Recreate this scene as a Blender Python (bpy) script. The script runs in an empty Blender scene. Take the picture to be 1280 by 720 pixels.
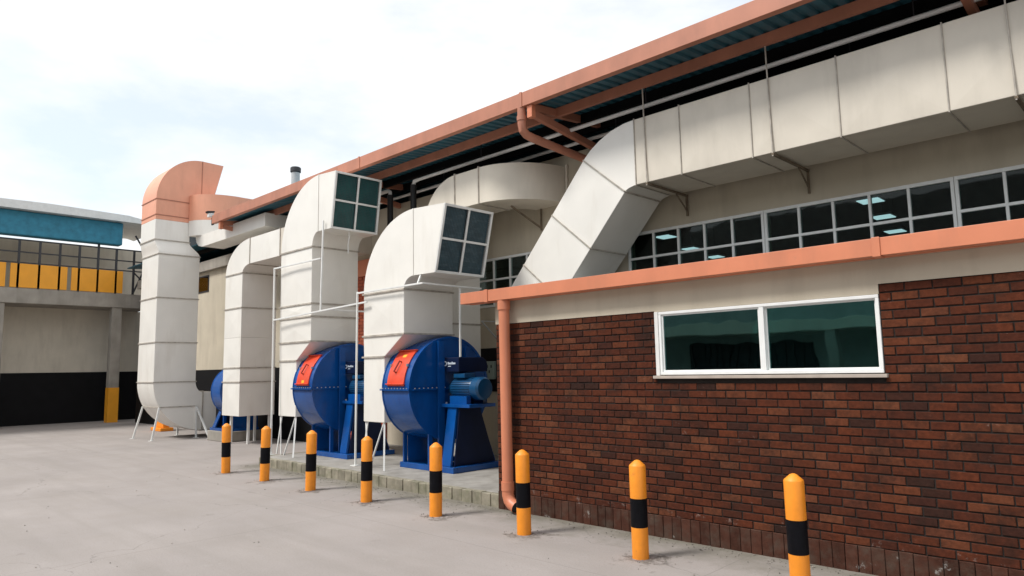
import bpy, bmesh, math, random
from mathutils import Vector, Matrix
random.seed(7)
R = math.radians
S = bpy.context.scene
COL = S.collection

# ------------------------------------------------------------------ camera
FPX, PITCH, YAW, ROLL = 876.84, 0.116106, 0.773165, -0.018564
cd = bpy.data.cameras.new('camera'); cam = bpy.data.objects.new('camera', cd); COL.objects.link(cam)
cd.sensor_width = 36.0; cd.lens = 36.0*FPX/1280.0; cd.clip_end = 3000; cd.clip_start = 0.05
fw = Vector((-math.sin(YAW)*math.cos(PITCH), math.cos(YAW)*math.cos(PITCH), math.sin(PITCH)))
rt = Vector((math.cos(YAW), math.sin(YAW), 0)); up = rt.cross(fw)
r2 = rt*math.cos(ROLL)+up*math.sin(ROLL); u2 = up*math.cos(ROLL)-rt*math.sin(ROLL)
M4 = Matrix((r2, u2, -fw)).transposed().to_4x4(); M4.translation = Vector((0, 0, 1.95))
cam.matrix_world = M4
S.camera = cam
S.render.resolution_x, S.render.resolution_y = 1024, 576
S.view_settings.view_transform = 'Standard'; S.view_settings.look = 'None'
S.view_settings.exposure = 0.30; S.view_settings.gamma = 1.0
S.view_settings.use_curve_mapping = False

# ------------------------------------------------------------------ world: thin overcast with faint blue openings
SUN_EL, SUN_AZ = 52.0, 205.0        # azimuth clockwise from +Y
W = bpy.data.worlds.new('World'); S.world = W; W.use_nodes = True
nt = W.node_tree; nt.nodes.clear()
def wn(t): return nt.nodes.new(t)
out = wn('ShaderNodeOutputWorld'); bg = wn('ShaderNodeBackground'); bg.inputs['Strength'].default_value = 0.1
sky = wn('ShaderNodeTexSky'); sky.sky_type = 'NISHITA'; sky.sun_disc = False
sky.sun_elevation = R(SUN_EL); sky.sun_rotation = R(SUN_AZ); sky.air_density = 1.0; sky.dust_density = 1.5
tc = wn('ShaderNodeTexCoord'); mp = wn('ShaderNodeMapping'); mp.inputs['Scale'].default_value = (1.6, 1.6, 4.0)
mp.inputs['Location'].default_value = (0.6, 0.1, 0.35)
nz = wn('ShaderNodeTexNoise'); nz.inputs['Scale'].default_value = 1.5; nz.inputs['Detail'].default_value = 7; nz.inputs['Roughness'].default_value = 0.55
rp = wn('ShaderNodeValToRGB'); rp.color_ramp.elements[0].position = 0.36; rp.color_ramp.elements[1].position = 0.54
rp.color_ramp.elements[0].color = (0.64, 0.64, 0.64, 1); rp.color_ramp.elements[1].color = (1, 1, 1, 1)
mx = wn('ShaderNodeMix'); mx.data_type = 'RGBA'
mx.inputs[7].default_value = (8.9, 9.05, 9.15, 1)
gain = wn('ShaderNodeMix'); gain.data_type = 'RGBA'; gain.blend_type = 'MULTIPLY'; gain.inputs[0].default_value = 1
gain.inputs[7].default_value = (1.45, 1.75, 1.8, 1)
L = nt.links.new
L(tc.outputs['Generated'], mp.inputs[0]); L(mp.outputs[0], nz.inputs['Vector']); L(nz.outputs['Fac'], rp.inputs[0])
L(sky.outputs[0], gain.inputs[6]); L(gain.outputs[2], mx.inputs[6]); L(rp.outputs[0], mx.inputs[0])
L(mx.outputs[2], bg.inputs[0]); L(bg.outputs[0], out.inputs[0])
sl = bpy.data.lights.new('sun', 'SUN'); sl.energy = 2.7; sl.angle = R(14); sl.color = (1, 0.97, 0.92)
so = bpy.data.objects.new('sun', sl); COL.objects.link(so)
az = R(SUN_AZ)
sd = Vector((math.sin(az)*math.cos(R(SUN_EL)), math.cos(az)*math.cos(R(SUN_EL)), math.sin(R(SUN_EL))))
so.rotation_euler = sd.to_track_quat('Z', 'Y').to_euler(); so.location = (0, -20, 30)

# ------------------------------------------------------------------ materials
def mat(name, col, rough=0.55, metal=0.0, var=0.10, vscale=3.0, bump=0.0, bscale=20.0, bdist=0.01,
        dirt=None, dscale=(1.2, 1.2, 0.25), dpos=(0.5, 0.75), rand=0.0, spec=0.5, dent=0.0, dentscale=1.1):
    m = bpy.data.materials.new(name); m.use_nodes = True
    n = m.node_tree.nodes; l = m.node_tree.links; b = n['Principled BSDF']
    b.inputs['Roughness'].default_value = rough; b.inputs['Metallic'].default_value = metal
    b.inputs['Specular IOR Level'].default_value = spec
    t = n.new('ShaderNodeTexCoord'); g = n.new('ShaderNodeNewGeometry')
    vec = g.outputs['Position']
    a = n.new('ShaderNodeTexNoise'); a.inputs['Scale'].default_value = vscale; a.inputs['Detail'].default_value = 6
    l.new(vec, a.inputs['Vector'])
    mr = n.new('ShaderNodeMapRange'); mr.inputs[1].default_value = 0.3; mr.inputs[2].default_value = 0.7
    mr.inputs[3].default_value = 1-var; mr.inputs[4].default_value = 1+var
    l.new(a.outputs['Fac'], mr.inputs[0])
    val = mr.outputs[0]
    if rand:
        oi = n.new('ShaderNodeObjectInfo'); ad = n.new('ShaderNodeMath'); ad.operation = 'ADD'
        l.new(oi.outputs['Random'], ad.inputs[0]); l.new(g.outputs['Random Per Island'], ad.inputs[1])
        fr = n.new('ShaderNodeMath'); fr.operation = 'FRACT'; l.new(ad.outputs[0], fr.inputs[0])
        m2 = n.new('ShaderNodeMapRange'); m2.inputs[3].default_value = 1-rand; m2.inputs[4].default_value = 1+rand
        l.new(fr.outputs[0], m2.inputs[0])
        mu = n.new('ShaderNodeMath'); mu.operation = 'MULTIPLY'; l.new(val, mu.inputs[0]); l.new(m2.outputs[0], mu.inputs[1]); val = mu.outputs[0]
    vm = n.new('ShaderNodeVectorMath'); vm.operation = 'SCALE'; vm.inputs[0].default_value = col[:3]
    l.new(val, vm.inputs['Scale']); cs = vm.outputs[0]
    if dirt:
        mp = n.new('ShaderNodeMapping'); mp.inputs['Scale'].default_value = dscale; l.new(vec, mp.inputs[0])
        d = n.new('ShaderNodeTexNoise'); d.inputs['Scale'].default_value = 2.2; d.inputs['Detail'].default_value = 8; d.inputs['Roughness'].default_value = 0.62
        l.new(mp.outputs[0], d.inputs['Vector'])
        dr = n.new('ShaderNodeMapRange'); dr.inputs[1].default_value = dpos[0]; dr.inputs[2].default_value = dpos[1]
        dr.inputs[4].default_value = dirt[3] if len(dirt) > 3 else 0.6
        l.new(d.outputs['Fac'], dr.inputs[0])
        mi = n.new('ShaderNodeMix'); mi.data_type = 'RGBA'; mi.inputs[7].default_value = (*dirt[:3], 1)
        l.new(dr.outputs[0], mi.inputs[0]); l.new(cs, mi.inputs[6]); cs = mi.outputs[2]
    l.new(cs, b.inputs['Base Color'])
    nrm = None
    if dent:
        dn = n.new('ShaderNodeTexNoise'); dn.inputs['Scale'].default_value = dentscale; dn.inputs['Detail'].default_value = 1.5
        l.new(vec, dn.inputs['Vector'])
        bp = n.new('ShaderNodeBump'); bp.inputs['Strength'].default_value = 1; bp.inputs['Distance'].default_value = dent
        l.new(dn.outputs['Fac'], bp.inputs['Height']); nrm = bp.outputs[0]
    if bump:
        bn = n.new('ShaderNodeTexNoise'); bn.inputs['Scale'].default_value = bscale; bn.inputs['Detail'].default_value = 5
        l.new(vec, bn.inputs['Vector'])
        bp = n.new('ShaderNodeBump'); bp.inputs['Strength'].default_value = bump; bp.inputs['Distance'].default_value = bdist
        l.new(bn.outputs['Fac'], bp.inputs['Height'])
        if nrm: l.new(nrm, bp.inputs['Normal'])
        nrm = bp.outputs[0]
    if nrm: l.new(nrm, b.inputs['Normal'])
    return m
def emis(name, col, st):
    m = bpy.data.materials.new(name); m.use_nodes = True; b = m.node_tree.nodes['Principled BSDF']
    b.inputs['Base Color'].default_value = (*col, 1); b.inputs['Emission Color'].default_value = (*col, 1); b.inputs['Emission Strength'].default_value = st
    return m
def glass(name, tint, rough=0.02, ior=1.45, refl=(1, 1, 1)):
    m = bpy.data.materials.new(name); m.use_nodes = True; n = m.node_tree.nodes; l = m.node_tree.links; n.clear()
    o = n.new('ShaderNodeOutputMaterial'); t = n.new('ShaderNodeBsdfTransparent'); t.inputs[0].default_value = (*tint, 1)
    g = n.new('ShaderNodeBsdfGlossy'); g.inputs['Roughness'].default_value = rough
    f = n.new('ShaderNodeFresnel'); f.inputs[0].default_value = ior; g.inputs[0].default_value = (*refl, 1)
    ge = n.new('ShaderNodeNewGeometry'); nn = n.new('ShaderNodeTexNoise'); nn.inputs['Scale'].default_value = 1.3
    l.new(ge.outputs['Position'], nn.inputs['Vector'])
    bp = n.new('ShaderNodeBump'); bp.inputs['Distance'].default_value = 0.004; bp.inputs['Strength'].default_value = 1
    l.new(nn.outputs['Fac'], bp.inputs['Height']); l.new(bp.outputs[0], g.inputs['Normal'])
    x = n.new('ShaderNodeMixShader'); l.new(f.outputs[0], x.inputs[0]); l.new(t.outputs[0], x.inputs[1]); l.new(g.outputs[0], x.inputs[2]); l.new(x.outputs[0], o.inputs[0])
    return m
M = {}
M['duct'] = mat('painted_sheet_metal', (0.80, 0.772, 0.72), 0.36, var=0.04, vscale=1.4, dirt=(0.50, 0.44, 0.36, 0.40), dpos=(0.54, 0.9), dent=0.016, bump=0.15, bscale=60, bdist=0.002)
M['duct_old'] = mat('weathered_sheet_metal', (0.67, 0.61, 0.52), 0.40, var=0.07, vscale=1.6, dirt=(0.46, 0.41, 0.34, 0.5), dpos=(0.5, 0.85), dent=0.018, bump=0.15, bscale=60, bdist=0.002)
M['seam'] = mat('seam_flange', (0.42, 0.38, 0.33), 0.6, var=0.25, vscale=9)
M['salmon'] = mat('salmon_paint', (0.63, 0.22, 0.118), 0.45, var=0.07, vscale=2.5, dirt=(0.42, 0.17, 0.10, 0.45), dent=0.004)
M['salmon_duct'] = mat('salmon_sheet_metal', (0.80, 0.37, 0.24), 0.48, var=0.06, vscale=1.4, dirt=(0.55, 0.25, 0.16, 0.4), dent=0.012)
M['roof_salmon'] = mat('roof_salmon_paint', (0.46, 0.185, 0.115), 0.5, var=0.10, vscale=2.0, dirt=(0.25, 0.11, 0.07, 0.55), dpos=(0.45, 0.8))
M['roof_sheet'] = mat('roof_sheet', (0.028, 0.115, 0.155), 0.45, var=0.15, vscale=4)
M['cream'] = mat('cream_plaster', (0.53, 0.47, 0.37), 0.85, var=0.06, vscale=1.5, dirt=(0.36, 0.31, 0.24, 0.6), dpos=(0.48, 0.8), bump=0.3, bscale=90, bdist=0.004)
M['cream2'] = mat('pale_plaster', (0.60, 0.55, 0.46), 0.85, var=0.06, vscale=1.5, dirt=(0.40, 0.36, 0.30, 0.6), dpos=(0.48, 0.8), bump=0.3, bscale=90, bdist=0.004)
M['black_paint_and_shade'] = mat('black_paint_and_shade', (0.004, 0.004, 0.005), 0.7, spec=0.2, var=0.3)
M['white'] = mat('white_paint', (0.74, 0.74, 0.72), 0.4, var=0.06, vscale=6, dirt=(0.45, 0.42, 0.38, 0.4), dpos=(0.55, 0.85))
M['frame'] = mat('window_frame_paint', (0.80, 0.81, 0.80), 0.4, var=0.05, vscale=8)
M['blue'] = mat('blue_enamel', (0.003, 0.074, 0.30), 0.22, var=0.12, vscale=2.5, dirt=(0.006, 0.022, 0.09, 0.5), dpos=(0.5, 0.8), bump=0.1, bscale=40, bdist=0.003, dent=0.004, dentscale=2)
M['motor'] = mat('motor_blue', (0.006, 0.065, 0.165), 0.3, var=0.12, vscale=6)
M['red'] = mat('red_enamel', (0.72, 0.065, 0.022), 0.35, var=0.10, vscale=6, dirt=(0.5, 0.12, 0.07, 0.4))
M['darkred'] = mat('dark_red', (0.30, 0.03, 0.015), 0.5)
M['yellow_mark'] = mat('yellow_mark', (0.8, 0.45, 0.03), 0.5)
M['bolt'] = mat('zinc', (0.55, 0.55, 0.55), 0.35, metal=0.8)
M['orange'] = mat('orange_bollard_paint', (0.86, 0.285, 0.018), 0.5, var=0.06, vscale=12, dirt=(0.55, 0.20, 0.05, 0.4), dscale=(3, 3, 1.5), dpos=(0.55, 0.8))
M['bband'] = mat('black_bollard_paint', (0.004, 0.004, 0.006), 0.55, spec=0.12, var=0.3, vscale=12)
M['mortar'] = mat('dark_mortar', (0.016, 0.012, 0.010), 0.95, var=0.3, vscale=8)
M['steel_pipe'] = mat('white_pipe', (0.80, 0.80, 0.79), 0.35, var=0.08)
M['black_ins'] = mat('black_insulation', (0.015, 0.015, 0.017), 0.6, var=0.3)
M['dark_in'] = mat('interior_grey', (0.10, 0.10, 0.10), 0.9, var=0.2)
M['concrete'] = mat('weathered_concrete', (0.34, 0.31, 0.27), 0.9, var=0.15, vscale=2, dirt=(0.18, 0.17, 0.14, 0.6), dpos=(0.45, 0.8), bump=0.4, bscale=40, bdist=0.006)
M['slab'] = mat('platform_concrete', (0.33, 0.31, 0.285), 0.9, var=0.14, vscale=2.5, dirt=(0.16, 0.145, 0.125, 0.7), dscale=(1.2, 1.2, 1), dpos=(0.45, 0.75), bump=0.4, bscale=60, bdist=0.005)
M['kerb'] = mat('kerb_concrete', (0.30, 0.27, 0.21), 0.95, var=0.2, vscale=7, rand=0.22, dirt=(0.13, 0.125, 0.085, 0.75), dscale=(2, 2, 2), dpos=(0.42, 0.72), bump=0.5, bscale=50, bdist=0.008)
M['mesh_teal'] = mat('dark_teal_screen', (0.006, 0.10, 0.095), 0.3, var=0.35, vscale=4)
M['mesh_blue'] = mat('grey_blue_screen', (0.035, 0.08, 0.12), 0.5, var=0.35, vscale=6, dirt=(0.20, 0.27, 0.33, 0.7), dscale=(2, 2, 9), dpos=(0.5, 0.75))
M['wire'] = mat('wire', (0.05, 0.09, 0.10), 0.5, var=0.2)
M['glass_up'] = glass('clear_pane', (0.62, 0.74, 0.73), ior=1.32)
M['glass_low'] = glass('teal_pane', (0.25, 0.5, 0.48), ior=2.3, refl=(0.42, 0.95, 0.95))
M['lamp'] = emis('lamp_panel', (0.80, 0.95, 1.0), 0.9)
M['yellow'] = mat('yellow_panel', (0.85, 0.36, 0.02), 0.5, var=0.05)
M['teal_awning'] = mat('teal_awning', (0.03, 0.20, 0.30), 0.7, var=0.2, vscale=4)
M['dark_steel'] = mat('dark_steel', (0.03, 0.03, 0.035), 0.5, var=0.2)
M['grey_steel'] = mat('grey_steel', (0.45, 0.47, 0.48), 0.4, var=0.1)
M['socket'] = mat('socket_grey', (0.30, 0.36, 0.31), 0.5, var=0.08)
M['ink'] = mat('white_ink', (0.65, 0.72, 0.8), 0.6)
M['rust'] = mat('rusty_bracket', (0.17, 0.13, 0.09), 0.8, var=0.3, vscale=12)
M['roof_dark'] = mat('weathered_roof', (0.075, 0.07, 0.06), 0.8, var=0.2, vscale=2)
M['navy'] = mat('navy_paint_and_shade', (0.002, 0.009, 0.040), 0.5, var=0.2, spec=0.3)
M['sill'] = mat('sill', (0.42, 0.36, 0.31), 0.8, var=0.15, vscale=6)

# bricks: per-brick tone picked from a ramp
def brickmat():
    m = mat('red_brick', (1, 1, 1), 0.9, spec=0.15, var=0.2, vscale=26, bump=0.6, bscale=70, bdist=0.004)
    n = m.node_tree.nodes; l = m.node_tree.links; b = n['Principled BSDF']
    g = n.new('ShaderNodeNewGeometry'); oi = n.new('ShaderNodeObjectInfo')
    ad = n.new('ShaderNodeMath'); ad.operation = 'ADD'; l.new(oi.outputs['Random'], ad.inputs[0]); l.new(g.outputs['Random Per Island'], ad.inputs[1])
    fr = n.new('ShaderNodeMath'); fr.operation = 'FRACT'; l.new(ad.outputs[0], fr.inputs[0])
    cr = n.new('ShaderNodeValToRGB'); e = cr.color_ramp.elements
    e[0].position = 0; e[0].color = (0.055, 0.017, 0.011, 1); e[1].position = 1; e[1].color = (0.090, 0.028, 0.016, 1)
    for p, c in ((0.04, (0.034, 0.015, 0.011, 1)), (0.09, (0.062, 0.018, 0.010, 1)), (0.45, (0.080, 0.022, 0.011, 1)), (0.75, (0.100, 0.027, 0.012, 1)), (0.94, (0.125, 0.043, 0.021, 1))):
        q = e.new(p); q.color = c
    l.new(fr.outputs[0], cr.inputs[0])
    # efflorescence and soot patches
    d = n.new('ShaderNodeTexNoise'); d.inputs['Scale'].default_value = 2.4; d.inputs['Detail'].default_value = 12; d.inputs['Roughness'].default_value = 0.8
    l.new(g.outputs['Position'], d.inputs['Vector'])
    r1 = n.new('ShaderNodeMapRange'); r1.inputs[1].default_value = 0.46; r1.inputs[2].default_value = 0.66; r1.inputs[4].default_value = 0.8
    l.new(d.outputs['Fac'], r1.inputs[0])
    m1 = n.new('ShaderNodeMix'); m1.data_type = 'RGBA'; m1.inputs[7].default_value = (0.022, 0.013, 0.010, 1)
    l.new(r1.outputs[0], m1.inputs[0]); l.new(cr.outputs[0], m1.inputs[6])
    w = n.new('ShaderNodeTexNoise'); w.inputs['Scale'].default_value = 9; w.inputs['Detail'].default_value = 9; w.inputs['Roughness'].default_value = 0.75
    l.new(g.outputs['Position'], w.inputs['Vector'])
    r3 = n.new('ShaderNodeMapRange'); r3.inputs[1].default_value = 0.64; r3.inputs[2].default_value = 0.74; r3.inputs[4].default_value = 0.45
    sp = n.new('ShaderNodeSeparateXYZ'); l.new(g.outputs['Position'], sp.inputs[0])
    rz = n.new('ShaderNodeMapRange'); rz.inputs[1].default_value = 0.18; rz.inputs[2].default_value = 0.42; rz.inputs[3].default_value = 0.11; rz.inputs[4].default_value = 0.0
    l.new(sp.outputs[2], rz.inputs[0])
    az_ = n.new('ShaderNodeMath'); az_.operation = 'ADD'; l.new(w.outputs['Fac'], az_.inputs[0]); l.new(rz.outputs[0], az_.inputs[1])
    l.new(az_.outputs[0], r3.inputs[0])
    m3 = n.new('ShaderNodeMix'); m3.data_type = 'RGBA'; m3.inputs[7].default_value = (0.36, 0.30, 0.27, 1)
    l.new(r3.outputs[0], m3.inputs[0]); l.new(m1.outputs[2], m3.inputs[6])
    sc = [x for x in n if x.bl_idname == 'ShaderNodeVectorMath'][0]
    l.new(m3.outputs[2], sc.inputs[0])
    return m
M['brick'] = brickmat()
M['plinth'] = mat('plinth_brick', (0.060, 0.024, 0.016), 0.95, spec=0.15, var=0.2, vscale=14, rand=0.3, dirt=(0.085, 0.07, 0.055, 0.5), dscale=(2, 2, 2.5), dpos=(0.5, 0.75), bump=0.6, bscale=60, bdist=0.006)

def add_spots(m, col, scale, lo, hi, amt):
    n = m.node_tree.nodes; l = m.node_tree.links; b = n['Principled BSDF']; src = b.inputs['Base Color'].links[0].from_socket
    g = n.new('ShaderNodeNewGeometry'); a = n.new('ShaderNodeTexNoise'); a.inputs['Scale'].default_value = scale; a.inputs['Detail'].default_value = 10; a.inputs['Roughness'].default_value = 0.75
    l.new(g.outputs['Position'], a.inputs['Vector']); r = n.new('ShaderNodeMapRange'); r.inputs[1].default_value = lo; r.inputs[2].default_value = hi; r.inputs[4].default_value = amt
    l.new(a.outputs['Fac'], r.inputs[0]); x = n.new('ShaderNodeMix'); x.data_type = 'RGBA'; x.inputs[7].default_value = (*col, 1)
    l.new(r.outputs[0], x.inputs[0]); l.new(src, x.inputs[6]); l.new(x.outputs[2], b.inputs['Base Color'])
add_spots(M['orange'], (0.30, 0.13, 0.04), 14, 0.60, 0.72, 0.55)
add_spots(M['orange'], (0.16, 0.12, 0.09), 5, 0.66, 0.74, 0.6)
add_spots(M['bband'], (0.06, 0.055, 0.05), 12, 0.62, 0.75, 0.3)
add_spots(M['salmon'], (0.40, 0.20, 0.13), 5, 0.60, 0.78, 0.5)
add_spots(M['blue'], (0.05, 0.07, 0.11), 3, 0.56, 0.80, 0.35)
add_spots(M['plinth'], (0.42, 0.41, 0.39), 3.4, 0.60, 0.66, 0.75)
add_spots(M['plinth'], (0.09, 0.075, 0.06), 6, 0.50, 0.66, 0.45)
add_spots(M['kerb'], (0.10, 0.12, 0.05), 3.0, 0.52, 0.68, 0.5)
add_spots(M['duct'], (0.50, 0.40, 0.29), 1.7, 0.66, 0.80, 0.35)
BOLX = [(-14.25+i*1.6535, 6.262) for i in range(8)]
def groundmat():
    m = mat('yard_concrete', (0.335, 0.300, 0.285), 0.9, var=0.10, vscale=0.55, dirt=(0.25, 0.22, 0.195, 0.5), dscale=(0.35, 0.5, 0.5), dpos=(0.40, 0.78), bump=0.5, bscale=30, bdist=0.006)
    n = m.node_tree.nodes; l = m.node_tree.links; b = n['Principled BSDF']
    src = b.inputs['Base Color'].links[0].from_socket
    g = n.new('ShaderNodeNewGeometry'); pos = g.outputs['Position']
    def noise(s, d=6, r=0.6):
        a = n.new('ShaderNodeTexNoise'); a.inputs['Scale'].default_value = s; a.inputs['Detail'].default_value = d; a.inputs['Roughness'].default_value = r
        l.new(pos, a.inputs['Vector']); return a.outputs['Fac']
    def math_(op, a, c):
        x = n.new('ShaderNodeMath'); x.operation = op
        for i, v in enumerate((a, c)):
            if isinstance(v, (int, float)): x.inputs[i].default_value = v
            else: l.new(v, x.inputs[i])
        return x.outputs[0]
    def mr(v, a, c, d, e):
        x = n.new('ShaderNodeMapRange'); x.inputs[1].default_value = a; x.inputs[2].default_value = c; x.inputs[3].default_value = d; x.inputs[4].default_value = e
        l.new(v, x.inputs[0]); return x.outputs[0]
    def mix(f, a, col):
        x = n.new('ShaderNodeMix'); x.data_type = 'RGBA'; x.inputs[7].default_value = (*col, 1); l.new(f, x.inputs[0]); l.new(a, x.inputs[6]); return x.outputs[2]
    # fine aggregate grain
    src = mix(mr(noise(55, 3), 0.45, 0.75, 0, 0.35), src, (0.27, 0.245, 0.22))
    # dust and oil worn round the bollard feet
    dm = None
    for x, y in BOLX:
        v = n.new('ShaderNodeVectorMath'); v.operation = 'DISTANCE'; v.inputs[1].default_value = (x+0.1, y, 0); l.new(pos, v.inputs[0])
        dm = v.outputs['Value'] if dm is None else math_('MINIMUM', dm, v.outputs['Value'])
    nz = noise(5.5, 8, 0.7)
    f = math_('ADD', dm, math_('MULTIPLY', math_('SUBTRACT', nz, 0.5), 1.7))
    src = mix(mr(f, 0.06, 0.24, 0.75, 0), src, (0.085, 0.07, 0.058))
    # damp mossy strip at the foot of the kerb and wall
    sp = n.new('ShaderNodeSeparateXYZ'); l.new(pos, sp.inputs[0])
    f = math_('ADD', sp.outputs[1], math_('MULTIPLY', math_('SUBTRACT', noise(2.2, 9, 0.72), 0.5), 1.6))
    src = mix(math_('MULTIPLY', mr(f, 6.45, 7.15, 0, 0.8), mr(sp.outputs[0], -15.4, -14.7, 0, 1)), src, (0.13, 0.12, 0.085))
    # hairline cracks
    vo = n.new('ShaderNodeTexVoronoi'); vo.feature = 'DISTANCE_TO_EDGE'; vo.inputs['Scale'].default_value = 0.22
    wv = n.new('ShaderNodeTexNoise'); wv.inputs['Scale'].default_value = 0.9; wv.inputs['Detail'].default_value = 6; l.new(pos, wv.inputs['Vector'])
    va = n.new('ShaderNodeVectorMath'); va.operation = 'MULTIPLY_ADD'; va.inputs[1].default_value = (1.6, 1.6, 0); l.new(wv.outputs['Color'], va.inputs[0]); l.new(pos, va.inputs[2])
    l.new(va.outputs[0], vo.inputs['Vector'])
    src = mix(mr(vo.outputs['Distance'], 0.0, 0.0022, 0.5, 0), src, (0.12, 0.11, 0.10))
    # saw-cut slab joints
    jn = None
    for ax, off, st in ((0, 0.9, 5.2), (1, 1.35, 4.6)):
        q = math_('ADD', sp.outputs[ax], math_('MULTIPLY', noise(1.2, 3), 0.05))
        q = math_('ABSOLUTE', math_('SUBTRACT', math_('FRACT', math_('DIVIDE', math_('ADD', q, off+100*st), st), 0), 0.5), 0)
        q = mr(q, 0.0, 0.0016, 1, 0); jn = q if jn is None else math_('MAXIMUM', jn, q)
    src = mix(math_('MULTIPLY', jn, 0.5), src, (0.13, 0.12, 0.11))
    # oil drips, tyre dirt, grit
    src = mix(mr(noise(1.7, 9, 0.72), 0.62, 0.74, 0, 0.5), src, (0.16, 0.14, 0.125))
    tv = n.new('ShaderNodeMapping'); tv.inputs['Scale'].default_value = (0.12, 1.9, 1); l.new(pos, tv.inputs[0])
    ty = n.new('ShaderNodeTexNoise'); ty.inputs['Scale'].default_value = 1.6; ty.inputs['Detail'].default_value = 7; l.new(tv.outputs[0], ty.inputs['Vector'])
    src = mix(mr(ty.outputs['Fac'], 0.50, 0.72, 0, 0.40), src, (0.26, 0.235, 0.215))
    src = mix(mr(noise(60, 4, 0.75), 0.58, 0.68, 0, 0.7), src, (0.15, 0.135, 0.12))
    src = mix(mr(noise(2.3, 10, 0.8), 0.58, 0.75, 0, 0.4), src, (0.43, 0.40, 0.38))
    l.new(src, b.inputs['Base Color'])
    return m
M['ground'] = groundmat()

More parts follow.
